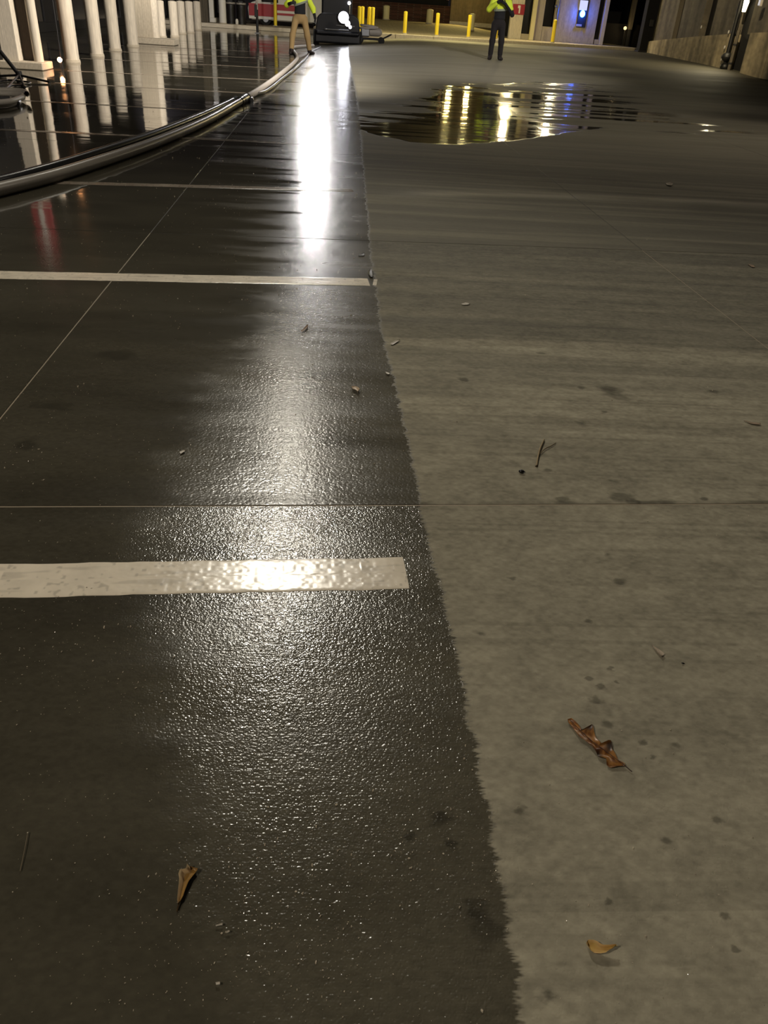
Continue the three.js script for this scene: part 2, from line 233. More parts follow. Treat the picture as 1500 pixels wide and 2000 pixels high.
// painted bay lines: a bead of thick paint with soft worn edges
const paintTex = grainTex((u, v) => { const n = fbm(u * 18, v * 18, 4), s = fbm(u * 5, v * 40, 3), p = fbm(u * 55 + 9, v * 55, 2); const k = 0.90 + 0.10 * n - 0.08 * smooth(0.6, 0.72, s) - 0.12 * smooth(0.72, 0.8, p); return [k, k * 0.985, k * 0.95]; });
const paintBump = grainTex((u, v) => { const k = 0.5 * vn(u * 90, v * 90) + 0.5 * vn(u * 37, v * 41); return [k, k, k]; }, 256, false);
M.line = std(0xf0e9dc, 0.24, 0, { map: paintTex, bumpMap: paintBump, bumpScale: 0.0011 });
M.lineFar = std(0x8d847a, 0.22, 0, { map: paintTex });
function bayLine(A, B, width, mat, seed, ridged = false) {
  const L = A.distanceTo(B), n = Math.max(12, Math.round(L / 0.035)), dir = B.clone().sub(A).normalize(), side = V(-dir.z, 0, dir.x), r = rng(seed), pos = [], uvs = [], idx = [];
  const prof = [[-0.5, 0.0002], [-0.47, 0.0019], [-0.40, 0.0014], [0.40, 0.0014], [0.47, 0.0019], [0.5, 0.0002]];
  for (let i = 0; i <= n; i++) {
    const t = i / n, s = t * L, w = width * (1 + 0.02 * (vn(s * 5, seed) - 0.5)), j = (vn(s * 22, seed + 3) - 0.5) * 0.006, end = i === n ? 0 : 1, lip = ridged ? 0.0009 * Math.exp(-(((L - s - 0.012) / 0.008) ** 2)) + (L - s < 0.13 ? 0.0006 * Math.sin((L - s) * 480) ** 2 : 0) : 0;
    for (const [o, y] of prof) { const p = A.clone().addScaledVector(dir, s + (i === n ? -0.006 * Math.abs(o) : 0)).addScaledVector(side, o * w + (Math.abs(o) > 0.45 ? j : 0)); pos.push(p.x, rise(p.x, p.z) + 0.0004 + y * end + lip * (Math.abs(o) < 0.49 ? end : 0), p.z); uvs.push(s, o * width); }
  }
  for (let i = 0; i < n; i++) for (let k = 0; k < 5; k++) { const a = i * 6 + k, b = a + 1, c = a + 6, d = c + 1; idx.push(a, d, b, a, c, d); }
  const g = new THREE.BufferGeometry(); g.setAttribute('position', new THREE.Float32BufferAttribute(pos, 3)); g.setAttribute('uv', new THREE.Float32BufferAttribute(uvs, 2)); g.setIndex(idx); g.computeVertexNormals();
  if (g.attributes.normal.getY(2 * 6 + 2) < 0) { for (let i = 0; i < idx.length; i += 3) [idx[i], idx[i + 1]] = [idx[i + 1], idx[i]]; g.setIndex(idx); g.computeVertexNormals(); }
  return mesh('bay_line', g, mat, floor);
}
{
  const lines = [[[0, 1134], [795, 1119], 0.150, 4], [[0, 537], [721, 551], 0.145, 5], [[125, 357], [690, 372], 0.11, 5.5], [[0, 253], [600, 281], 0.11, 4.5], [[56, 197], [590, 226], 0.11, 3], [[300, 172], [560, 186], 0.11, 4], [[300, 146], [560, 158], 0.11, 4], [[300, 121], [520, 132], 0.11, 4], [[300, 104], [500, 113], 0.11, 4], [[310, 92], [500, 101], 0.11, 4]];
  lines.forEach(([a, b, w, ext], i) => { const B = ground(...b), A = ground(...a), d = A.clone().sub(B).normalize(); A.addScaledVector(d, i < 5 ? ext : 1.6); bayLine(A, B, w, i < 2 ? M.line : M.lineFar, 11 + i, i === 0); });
  bayLine(ground(729, 551.4), ground(737, 552), 0.12, M.line, 31);   // the torn-off tip of the second line
}

// ------------------------------------------------------------------ lamps
function addSpot(pos, target, cd, hex, angle, pen, radius, name) { const l = new THREE.SpotLight(hex, cd, 0, angle, pen, 2); l.name = name; l.position.copy(pos); l.target.position.copy(target); l.shadow.radius = radius; l.castShadow = true; scene.add(l, l.target); return l; }
function addPoint(pos, cd, hex, radius, name) { const l = new THREE.PointLight(hex, cd, 0, 2); l.name = name; l.position.copy(pos); l.shadow.radius = radius; l.castShadow = true; scene.add(l); return l; }
function streetLamp(label, base, head, hex, cd, k, target, cone = 1.4, soft = 0.35) {   // pole at base, arm to the lamp head
  const t = thing('street_lamp', label, 'street lamp', base.toArray(), 0, undefined), h = head.clone().sub(base), back = V(h.x, 0, h.z).normalize();
  mesh('pole', lathe([[0.14, 0], [0.14, 0.05], [0.075, 0.12], [0.055, h.y + 0.1], [0.0, h.y + 0.12]]), M.steel, t);
  mesh('arm', tube([V(0, h.y - 0.5, 0), V(h.x * 0.3, h.y + 0.1, h.z * 0.3), V(h.x * 0.96, h.y + 0.12, h.z * 0.96)], 0.035), M.steel, t);
  const hd = mesh('lamp_head', box(0.44, 0.12, 0.72, 0, 0.1, 0, 0.04), M.nearBlack, t); hd.position.copy(h); hd.rotation.y = Math.atan2(back.x, back.z);
  const ln = mesh('lamp_lens', box(0.34, 0.03, 0.5, 0, 0.03, 0, 0.01), glow(hex, k), t); ln.position.copy(h); ln.rotation.y = hd.rotation.y;
  addSpot(head.clone().add(V(0, -0.03, 0)), target, cd, hex, cone, soft, 8, 'street_lamp_light');
  return t;
}
// the lot lamp behind and to the left, which lights the near concrete
streetLamp('tall lot lamp on a pole behind the left edge of the bays, warm light', V(-5.6, 0, 2.2), V(-4.6, 6.6, 1.6), 0xfff0da, LAMP.lot, 6, V(1.0, 0, -3.5));
// two pole lamps ahead, mirrored as the glare on the near wet concrete
for (const [px, D, h, bx, cd, lab] of [[512, 11.5, 7.7, -6.2, LAMP.pole, 'near lot lamp reaching over the bays from a pole on the left'], [562, 19.5, 8.9, -9.6, LAMP.poleB, 'farther lot lamp reaching over the bays from a pole on the left']]) {
  const d = rayOf(px, 20); d.multiplyScalar(D / Math.hypot(d.x, d.z)); streetLamp(lab, V(bx, 0, d.z - 0.3), V(d.x, h, d.z), 0xf6eedd, cd, 8, V(0, 0, -0.6), 0.66, 1);
}
// floods added out of view to light pillars, bollards, workers and right wall
function flood(label, pos, target, cd, hex, angle, k, foot) {
  const t = thing('added_flood', label, 'flood lamp', pos.toArray()), d = target.clone().sub(pos).normalize(), q = new THREE.Quaternion().setFromUnitVectors(V(0, 0, 1), d);
  for (const [n, g, m] of [['housing', box(0.4, 0.3, 0.18, 0, 0, -0.1, 0.03), M.nearBlack], ['lamp_glass', box(0.34, 0.24, 0.02, 0, 0, 0.0, 0.005), glow(hex, k)], ['visor', box(0.42, 0.02, 0.3, 0, 0.16, 0.1, 0.006), M.nearBlack], ['yoke', tube([V(-0.22, 0, -0.1), V(-0.2, 0.3, -0.1), V(0.2, 0.3, -0.1), V(0.22, 0, -0.1)], 0.015, 24, 8), M.steel]]) mesh(n, g, m, t).quaternion.copy(q);
  if (foot) { const h = foot.clone().sub(pos); mesh('pole', rod(h, V(h.x, 0.5, h.z), 0.08, 16), M.steel, t); mesh('arm', rod(V(h.x, 0.35, h.z), V(0, 0.35, 0), 0.035), M.steel, t); }
  addSpot(pos.clone().addScaledVector(d, 0.04), target, cd, hex, angle, 0.9, 7, 'added_flood_light');
}
flood('added unseen flood aimed across the lane at the gate pillar and nearest concrete bollards', V(3.4, 7.4, -13.6), V(-6.2, 0.5, -21), LAMP.wash, 0xfff5e6, 0.66, 4, V(8.8, 0, -13.2));
flood('added unseen flood aimed at the flat pillar and farther concrete bollards', V(-2.9, 7.6, -19.6), V(-6.6, 0.6, -36), LAMP.wash * 0.85, 0xfff5e6, 0.33, 4);
streetLamp('added unseen lamp on a pole beyond the right edge of the drive lane', V(9.6, 0, -11.2), V(7.2, 7.0, -11.6), 0xfff0dc, LAMP.side, 4, V(6.2, 0, -10.5));  // lamp added to light the right side of the lane
flood('added fill flood beyond the right edge aimed down the drive lane at the workers', V(7.4, 7.2, -12.2), V(0.6, 0.9, -29.5), LAMP.lane, 0xfaf2ea, 0.46, 4, V(9.8, 0, -12.4));  // front fill added for the workers and the far floor
{ const p = atZ(606, 0, -43); streetLamp('added fill lamp on a pole behind the machine, lighting the van', V(p.x + 1.15, 0, -45), V(p.x, 5.2, -43), 0xf6f3ff, LAMP.van, 5, V(p.x - 1, 0, -48)); }  // lamp added to brighten the van

// ------------------------------------------------------------------ left side: pillars, bollards, building
function bollardGeo(r, h) { return lathe([[0, 0], [r, 0], [r, h - r * 0.35], [r * 0.92, h - r * 0.14], [r * 0.7, h - 0.02], [r * 0.35, h], [0, h]], 32); }
{
  const gate = thing('gate_pillar', 'pale gate pillar with square post, dark panel and round post on a plinth', 'pillar'), o = ground(12, 134), o2 = ground(92, 146);
  const zc = -17.3, x0 = atZ(16, 134, zc).x, x1 = atZ(89, 140, zc).x, W = x1 - x0;
  gate.position.set(x0, 0, zc);
  mesh('plinth', box(W + 0.12, 0.13, 0.62, W / 2, 0.065, 0, 0.02), M.concrete, gate);
  mesh('square_post', box(0.31, 2.25, 0.36, 0.15, 1.25, 0, 0.015), M.paleConcrete, gate);
  mesh('panel', box(W - 0.42, 2.1, 0.1, 0.3 + (W - 0.42) / 2, 1.18, -0.12, 0.01), M.panelDark, gate);
  mesh('round_post', bollardGeo(0.088, 2.2).translate(W - 0.09, 0.13, 0), M.paleConcrete, gate);
  mesh('cable_slot', box(0.03, 1.05, 0.02, 0.03, 1.85, 0.185, 0.005), M.nearBlack, gate);
  const sign = thing('warning_sign', 'red sign with one white stripe high on the gate pillar', 'sign', [x0 + 0.17, 2.42, zc + 0.02]);
  mesh('board', box(0.4, 1.15, 0.04, 0, 0.6, 0, 0.01), M.signRed, sign); mesh('stripe', box(0.09, 1.05, 0.012, 0, 0.6, 0.024, 0.004), M.white, sign);
  // amber lamps behind the pillar
  for (const [px, py, h, lab] of [[93, 141, 0.14, 'small amber lamp low beside the gate pillar'], [97, 141, 1.95, 'small amber lamp on a stem above the gate pillar plinth']]) {
    const g = ground(px, py), t = thing('amber_lamp', lab, 'lamp', [g.x + 0.05, 0, zc - 0.15]);
    mesh('stem', cyl(0.012, 0.012, h, 0, h / 2, 0, 8), M.nearBlack, t); mesh('lamp_bulb', new THREE.SphereGeometry(0.045, 16, 12).translate(0, h + 0.03, 0), glow(0xffb679, 30), t);
    addPoint(V(g.x + 0.05, h + 0.03, zc - 0.15), LAMP.amber, 0xffa866, 1.5, 'amber_lamp_light');
  }
}
const fat = [[137, 122, 0.155, 1.46, 'first thick concrete bollard after the gate pillar'], [186, 110, 0.155, 1.46, 'second thick concrete bollard after the gate pillar'], [222, 99, 0.155, 1.46, 'third thick concrete bollard, between two of its row'], [257, 91, 0.165, 1.19, 'fourth thick concrete bollard, just before the flat pillar'],
  [316, 73, 0.14, 1.14, 'thin-looking concrete bollard half hidden behind the flat pillar'], [340, 72, 0.16, 1.14, 'concrete bollard just past the flat pillar'], [355, 66, 0.16, 1.14, 'second concrete bollard past the flat pillar'], [371, 64, 0.165, 1.14, 'third concrete bollard past the flat pillar'], [386, 59, 0.165, 1.14, 'last concrete bollard, beside the grey wall corner']];
for (const [px, py, r, h, lab] of fat) {
  const g = ground(px, py), t = thing('concrete_bollard', lab, 'bollard', [g.x, 0, g.z - r], 0, 'thick concrete bollards along the left');
  mesh('shaft', bollardGeo(r, h), M.paleConcrete, t); mesh('collar', cyl(r + 0.012, r + 0.02, 0.05, 0, 0.025, 0, 32), M.concrete, t);
}
{
  const a = ground(270, 86), b = ground(345, 88), t = thing('flat_pillar', 'wide flat concrete pillar with rounded edge on a long plinth', 'pillar'), zc = -28.6;
  const xa = atZ(268, 80, zc).x, xb = atZ(311, 80, zc).x, xp = atZ(345, 84, zc).x; t.position.set(xa, 0, zc);
  mesh('panel', box(xb - xa - 0.1, 2.4, 0.3, (xb - xa - 0.1) / 2, 1.3, 0, 0.03), M.concrete, t);
  mesh('round_edge', cyl(0.15, 0.15, 2.4, xb - xa - 0.12, 1.3, 0, 28), M.paleConcrete, t);
  mesh('plinth', box(xp - xa + 0.02, 0.17, 0.8, (xp - xa) / 2, 0.085, 0.05, 0.03), M.concrete, t);
}
{ // building along the left
  const w = struct('wall_left'); mesh('facade', box(0.3, 5.2, 66, -10.6, 2.6, -40, 0.01), M.darkFacade, w);
  for (let k = 0; k < 9; k++) { const z = -14 - k * 5.2; const f = mesh('window', mergeAll([box(0.1, 2.6, 0.08, 0, 1.5, -2), box(0.1, 2.6, 0.08, 0, 1.5, 2), box(0.1, 0.08, 4, 0, 2.8, 0), box(0.1, 0.1, 4, 0, 0.25, 0), box(0.08, 2.5, 0.05, 0, 1.5, 0)]), M.nearBlack, w); f.position.set(-10.42, 0, z); mesh('pane', box(0.02, 2.5, 3.9, 0, 1.52, 0), M.darkGlass, f); }
  mesh('base_course', box(0.1, 0.28, 66, -10.4, 0.14, -40, 0.01), M.nearBlack, w);
  // raised walk at the far left and the grey corner of the building
  const A = ground(390, 60), B = ground(650, 53), zb = -47.5, walk = struct('sidewalk_left');
  mesh('paving', box(11.4, 0.16, 15, -5.9, 0.08, zb - 7.5, 0.02), M.concrete, walk);
  mesh('kerb', box(11.4, 0.19, 0.16, -5.9, 0.095, zb, 0.03), M.paleConcrete, walk);
  const corner_ = struct('wall_corner'); const cx0 = atZ(393, 50, -49.6).x, cx1 = atZ(409, 50, -49.6).x;
  mesh('wall_panel', box(cx1 - cx0, 4.2, 0.5, (cx0 + cx1) / 2, 2.26, -49.6, 0.02), M.greyPanel, corner_);
}
const WALK = 0.16;
{
  const zq = -50.2, p = atZ(415, 50, zq), post = thing('white_post', 'tall square white post left of the black bins', 'post', [p.x, WALK, zq]);
  mesh('shaft', box(0.26, 4.4, 0.26, 0, 2.2, 0, 0.02), M.white, post); mesh('foot', box(0.36, 0.22, 0.36, 0.06, 0.11, 0.06, 0.03), M.white, post);
  const q = atZ(436, 52, -49), bl = thing('white_bollard', 'white round bollard between the white post and the bins', 'bollard', [q.x, WALK, -49]);
  mesh('shaft', bollardGeo(0.19, 1.1), M.white, bl); mesh('collar', cyl(0.2, 0.21, 0.04, 0, 0.02, 0, 28), M.concrete, bl);
  const bin = (px, lab) => {
    const b = atZ(px, 49, -50), t = thing('litter_bin', lab, 'bin', [b.x, WALK, -50], 0, 'pair of black bins');
    mesh('drum', lathe([[0, 0.03], [0.22, 0.03], [0.235, 0.08], [0.25, 0.86], [0.245, 0.9], [0, 0.9]], 28), M.bin, t);
    mesh('rim', lathe([[0.23, 0.9], [0.262, 0.9], [0.262, 0.98], [0.23, 0.99]], 28), M.plastic, t);
    mesh('lid', lathe([[0.25, 0.98], [0.22, 1.07], [0.12, 1.13], [0, 1.14]], 28), M.bin, t); mesh('flap', box(0.26, 0.12, 0.02, 0, 1.02, 0.235, 0.01), M.black, t);
    mesh('base_ring', cyl(0.24, 0.25, 0.06, 0, 0.03, 0, 28), M.black, t);
  };
  bin(452, 'black litter bin next to the white bollard'); bin(472, 'black litter bin nearer to the red-striped van');
  const s = atZ(463, 50, -49.4), w = thing('white_knob_post', 'short white stub between the two black bins', 'post', [s.x, WALK, -49.4]); mesh('shaft', bollardGeo(0.08, 0.2), M.white, w); mesh('cap', new THREE.SphereGeometry(0.07, 14, 10).translate(0, 0.19, 0), M.white, w);
  const tp = ground(503, 65), thin = thing('sign_pole', 'thin upright pole in front of the red-striped van', 'pole', [tp.x, 0, tp.z]);
  mesh('lower_pole', cyl(0.055, 0.06, 0.95, 0, 0.475, 0, 16), M.nearBlack, thin); mesh('upper_pole', cyl(0.05, 0.05, 2.6, 0, 2.2, 0, 16), M.plastic, thin); mesh('bracket', box(0.13, 0.5, 0.13, -0.05, 0.9, 0, 0.02), M.nearBlack, thin); mesh('base_plate', box(0.24, 0.03, 0.24, 0, 0.015, 0, 0.01), M.steel, thin);
}

// ------------------------------------------------------------------ white van with the red band
{
  const zf = -51.5, xL = atZ(486, 48, zf).x, xR = atZ(652, 56, zf).x, L = xR - xL, xs = (px) => atZ(px, 45, zf).x - xL;
  const van = thing('parked_van', 'white van with broad red band and white stripe behind the worker in tan trousers', 'van', [xL, WALK, zf]);
  const body = new THREE.Shape(); body.moveTo(0.05, 0.3); body.lineTo(0, 0.75); body.quadraticCurveTo(0.02, 1.0, 0.4, 1.08); body.lineTo(1.0, 1.9); body.quadraticCurveTo(1.1, 2.1, 1.5, 2.15); body.lineTo(L - 0.1, 2.2); body.quadraticCurveTo(L, 2.18, L, 2.0); body.lineTo(L, 0.3); body.closePath();
  const ex = (shape, d, z) => new THREE.ExtrudeGeometry(shape, { depth: d, bevelEnabled: true, bevelSize: 0.03, bevelThickness: 0.03, bevelSegments: 2, curveSegments: 8 }).translate(0, 0, z);
  mesh('body', ex(body, 1.8, -1.83), M.vanWhite, van);
  const bandX = xs(537), rb = (x0, x1, y0, y1, m, n) => mesh(n, box(x1 - x0, y1 - y0, 0.025, (x0 + x1) / 2, (y0 + y1) / 2, 0.035, 0.006), m, van);
  rb(0.03, bandX + 0.05, 0.42, 1.0, M.red, 'red_band'); rb(bandX, L - 1.6, 0.74, 1.02, M.red, 'red_band'); rb(bandX, L - 1.6, 0.52, 0.62, M.red, 'red_band'); rb(bandX, L - 1.6, 0.62, 0.74, M.white, 'white_stripe');
  mesh('cab_window', box(bandX - 0.55, 0.72, 0.03, (bandX + 0.75) / 2 + 0.1, 1.45, 0.035, 0.02), M.darkGlass, van);
  mesh('door_handle', box(0.14, 0.03, 0.04, bandX - 0.15, 1.05, 0.05, 0.01), M.black, van);
  for (const x of [xs(519), L - 0.9]) for (const z of [-0.12, -1.7]) { const w = mesh('wheel', new THREE.CylinderGeometry(0.31, 0.31, 0.2, 28).rotateX(Math.PI / 2).translate(x, 0.31, z), M.tyre, van); mesh('hub', new THREE.CylinderGeometry(0.17, 0.17, 0.03, 20).rotateX(Math.PI / 2).translate(x, 0.31, z + 0.1), M.steel, w); }
  mesh('side_lamp', box(0.18, 0.07, 0.03, L - 0.75, 0.56, 0.05, 0.01), glow(0xffe0b8, 1.2), van); mesh('bumper', box(0.16, 0.2, 1.8, 0.02, 0.38, -0.93, 0.04), M.black, van); mesh('skirt', box(L - 0.3, 0.14, 1.7, L / 2, 0.3, -0.93, 0.02), M.plastic, van);
  const yp = atZ(538, 47, -50.9), ypole = thing('yellow_pole', 'tall yellow pole standing against the red-striped van', 'pole', [yp.x, WALK, -50.9]); mesh('shaft', bollardGeo(0.09, 2.3), M.yellow, ypole); mesh('base_plate', box(0.26, 0.03, 0.26, 0, 0.015, 0, 0.01), M.steel, ypole);
}

// ------------------------------------------------------------------ hoses
{
  const P = (list, lift) => list.map(([a, b]) => { const g = ground(a, b); return V(g.x, g.y + lift, g.z); });
  const fabric = grainTex((u, v) => { const k = 0.62 + 0.3 * vn(u * 200, v * 8) + 0.1 * vn(u * 60, v * 60); return [k, k, k]; }, 256, false);
  M.hoseBlack = std(0x857f75, 0.3, 0, { bumpMap: fabric, bumpScale: 0.0012 });
  const black = P([[-420, 452], [-200, 428], [-60, 398], [0, 384], [100, 358], [200, 326], [300, 290], [400, 246], [470, 205]], 0.052);
  const h = thing('vacuum_hose', 'thick shiny grey hose curving across the wet bays to a coupling', 'hose');
  mesh('hose_wall', tube(black, 0.052, 160, 16), M.hoseBlack, h);
  const dk = P([[-420, 430], [-200, 407], [-60, 379], [0, 366], [100, 338.5], [200, 306.5], [300, 271.5], [400, 230], [456, 203]], 0.045), hb = thing('black_hose', 'black hose lying close behind the thick shiny grey hose', 'hose');
  mesh('hose_wall', tube(dk, 0.045, 150, 14), M.rubber, hb); mesh('end_fitting', rod(dk[8], dk[8].clone().addScaledVector(dk[8].clone().sub(dk[7]).normalize(), 0.22), 0.05, 14), M.nearBlack, hb);
  const end = black[black.length - 1], before = black[black.length - 2], dir = end.clone().sub(before).normalize();
  mesh('cuff', rod(end.clone().addScaledVector(dir, -0.06), end.clone().addScaledVector(dir, 0.3), 0.062, 18), M.rubber, h);
  const grey = P([[473, 202], [505, 183], [545, 153], [572, 129], [580, 119], [579, 112], [574, 104], [573, 96]], 0.05); grey[0].copy(end).addScaledVector(dir, 0.2);
  grey.push(V(grey[7].x + 0.6, 0.05, -33.2));
  const h2 = thing('grey_hose', 'pale grey hose leading from the coupling to the worker in tan trousers', 'hose');
  mesh('hose_wall', tube(grey, 0.05, 120, 14), M.hoseGrey, h2); mesh('coupling', rod(end.clone().addScaledVector(dir, 0.16), end.clone().addScaledVector(dir, 0.5), 0.066, 18), M.steel, h2); mesh('clamp', rod(end.clone().addScaledVector(dir, 0.5), end.clone().addScaledVector(dir, 0.56), 0.07, 18), M.nearBlack, h2);
  const side = P([[478, 203], [495, 190], [515, 184], [530, 175], [550, 158], [575, 138], [597, 116], [606, 104]], 0.03); side[0].copy(end).addScaledVector(dir, 0.42).add(V(0.09, -0.02, 0));
  const h3 = thing('pressure_hose', 'slim dark hose running beside the pale hose towards the machine', 'hose');
  side.push(V(side[7].x + 0.2, 0.03, -33)); mesh('hose_wall', tube(side, 0.03, 110, 10), M.rubber, h3); mesh('end_fitting', rod(side[0], side[0].clone().lerp(side[1], 0.2), 0.038, 12), M.steel, h3);
  const c = ground(-14, 202), loop = []; for (let k = 0; k < 26; k++) { const a = (k / 26) * Math.PI * 4, r = 0.34 + 0.05 * (k > 13); loop.push(V(c.x + Math.cos(a) * r, 0.035 + (k / 26) * 0.07, c.z + Math.sin(a) * r * 1.9)); }
  const coil = thing('hose_coil', 'pale coiled hose lying at the left edge below the gate pillar', 'hose'); mesh('hose_wall', tube(loop, 0.035, 140, 10), std(0xe6e0d6, 0.5), coil); mesh('end_fitting', rod(loop[0], loop[0].clone().add(V(0.02, 0, 0.12)), 0.042, 12), M.steel, coil);
}
{ // dark folded stand whose legs lie before the gate pillar
  const hub = ground(39, 156), t = thing('folding_stand', 'black folded stand leaning with thin legs splayed before the gate pillar', 'stand'), L = (a, b) => { const g = ground(a, b); return V(g.x, 0.02, g.z); }, hubP = V(hub.x, 0.07, hub.z);
  const top = atZ(-14, 82, hub.z - 0.25);
  mesh('pole', rod(hubP, top, 0.032, 12), M.black, t); mesh('hub', cyl(0.05, 0.06, 0.12, hub.x, 0.07, hub.z, 14), M.black, t);
  for (const [a, b] of [[98, 163], [49, 173], [10, 178], [0, 151]]) { const e = L(a, b); mesh('leg', rod(hubP, e, 0.018, 10), M.black, t); }
  const c = thing('black_cable', 'black cable lying in a loop under the folded stand', 'cable'); mesh('cable', tube([[8, 177], [25, 170], [45, 168], [60, 164], [40, 161], [15, 159], [-8, 163]].map(([a, b]) => L(a, b)), 0.014, 60, 8), M.rubber, c); 
}

// ------------------------------------------------------------------ the washing machine with its lights
{
  const g = ground(659, 88), zc = -35.6, at = (px, py) => atZ(px, py, zc), xc = at(659, 88).x, m = thing('floor_washer', 'black ride-on washing machine with blazing headlamps and wide front bumper', 'machine', [xc, 0, zc]);
  const X = (px, py) => at(px, py).x - xc, Y = (px, py) => at(px, py).y, w = X(704, 80) - X(614, 80);
  mesh('skirt', box(w, 0.44, 1.5, 0, 0.29, -0.8, 0.08), M.machineDark, m);
  const hood = new THREE.Shape(); hood.moveTo(-w * 0.46, 0); hood.lineTo(-w * 0.43, 0.38); hood.quadraticCurveTo(-w * 0.4, 0.52, -w * 0.3, 0.54); hood.lineTo(w * 0.3, 0.54); hood.quadraticCurveTo(w * 0.42, 0.5, w * 0.44, 0.3); hood.lineTo(w * 0.46, 0); hood.closePath();
  mesh('hood', new THREE.ExtrudeGeometry(hood, { depth: 1.2, bevelEnabled: true, bevelSize: 0.04, bevelThickness: 0.05, bevelSegments: 3 }).translate(0, 0.5, -1.4), M.machine, m);
  mesh('bumper', new THREE.CapsuleGeometry(0.075, w * 0.86, 6, 16).rotateZ(Math.PI / 2).translate(0, 0.43, 0.03), M.machine, m);
  mesh('bumper_trim', box(w * 0.52, 0.05, 0.03, -w * 0.02, 0.545, 0.04, 0.012), M.chrome, m); mesh('grille', box(w * 0.4, 0.05, 0.03, w * 0.16, 0.69, -0.15, 0.012), M.chrome, m);
  for (const s of [-1, 1]) { const wl = mesh('wheel', new THREE.CylinderGeometry(0.26, 0.26, 0.22, 26).rotateZ(Math.PI / 2).translate(s * (w / 2 - 0.06), 0.26, -0.35), M.tyre, m); mesh('hub', new THREE.CylinderGeometry(0.12, 0.12, 0.24, 18).rotateZ(Math.PI / 2).translate(s * (w / 2 - 0.06), 0.26, -0.35), M.steel, wl); }
  // operator tower with seat, column and canopy above the picture
  const tx0 = X(627, 20), tx1 = X(688, 20); mesh('tower', box(tx1 - tx0, 0.72, 0.8, (tx0 + tx1) / 2, 1.36, -1.0, 0.08), M.machine, m);
  mesh('seat', box(0.5, 0.14, 0.5, (tx0 + tx1) / 2 - 0.1, 1.78, -1.1, 0.05), M.black, m); mesh('seat_back', box(0.5, 0.62, 0.12, (tx0 + tx1) / 2 - 0.1, 2.1, -1.36, 0.05), M.black, m);
  mesh('steering_wheel', new THREE.TorusGeometry(0.19, 0.02, 10, 26).rotateX(1.1).translate((tx0 + tx1) / 2 - 0.1, 2.02, -0.62), M.black, m); mesh('steering_column', rod(V((tx0 + tx1) / 2 - 0.1, 1.6, -0.5), V((tx0 + tx1) / 2 - 0.1, 2.02, -0.62), 0.035), M.black, m);
  mesh('chrome_post', cyl(0.045, 0.045, 1.5, X(682, 20), 1.72, -0.62, 16), M.chrome, m); mesh('marker_lamp', new THREE.SphereGeometry(0.06, 16, 12).translate(X(682, 6), Y(682, 6), -0.5), glow(0xf6f6ff, 6), m);
  const hl = (px, py, r, k) => { const lx = X(px, py), ly = Y(px, py); mesh('headlamp_housing', new THREE.CylinderGeometry(r * 1.1, r * 0.8, 0.14, 24).rotateX(Math.PI / 2).translate(lx, ly, -0.04), M.machineDark, m); mesh('headlamp', new THREE.SphereGeometry(r, 24, 12, 0, Math.PI * 2, 0, Math.PI / 2).scale(1, 0.45, 1).rotateX(Math.PI / 2).translate(lx, ly, 0.03), glow(0xf4f4ff, k), m); return V(xc + lx, ly, zc + 0.14); };
  const h1 = hl(671, 34, 0.2, 6), h2 = hl(679, 46, 0.1, 6); hl(684, 53, 0.06, 4);
  addSpot(h1, V(h1.x - 0.2, 0, -10), LAMP.head, 0xf2f2ff, 0.9, 0.7, 8, 'headlamp_light'); addSpot(h2, V(h2.x + 3, 0, -18), LAMP.head * 0.4, 0xf2f2ff, 1.0, 0.7, 4, 'headlamp_light');
  // flood lamp on its mast, above the picture
  const fx = X(613, 8), fy = 4.9; mesh('mast', cyl(0.05, 0.06, 4.0, X(640, 20), 3.0, -1.2, 14), M.machineDark, m); mesh('cross_arm', rod(V(X(640, 20), 4.95, -1.2), V(fx, 4.95, -1.2), 0.035), M.machineDark, m);
  mesh('flood_housing', box(0.62, 0.4, 0.16, fx, fy, -1.16, 0.03), M.machineDark, m); mesh('flood_lamp', box(0.56, 0.34, 0.03, fx, fy, -1.07, 0.008), glow(0xf6f3f2, 60), m);
  mesh('flood_housing', box(0.4, 0.28, 0.14, fx, 2.95, -1.16, 0.03), M.machineDark, m); mesh('flood_lamp', box(0.34, 0.22, 0.03, fx, 2.95, -1.07, 0.008), glow(0xf6f3f2, 40), m); mesh('cross_arm', rod(V(X(640, 20), 2.95, -1.2), V(fx, 2.95, -1.2), 0.03), M.machineDark, m);
  addSpot(V(xc + fx, 2.95, zc - 1.02), V(xc + fx, 0, -18), LAMP.flood * 0.22, 0xf6f2f0, 1.0, 0.6, 7, 'flood_lamp_light');
  const fp = V(xc + fx, fy, zc - 1.02); addSpot(fp, V(fp.x + 0.1, 0, -9), LAMP.flood, 0xf6f2f0, 1.15, 0.55, 9, 'flood_lamp_light');
}
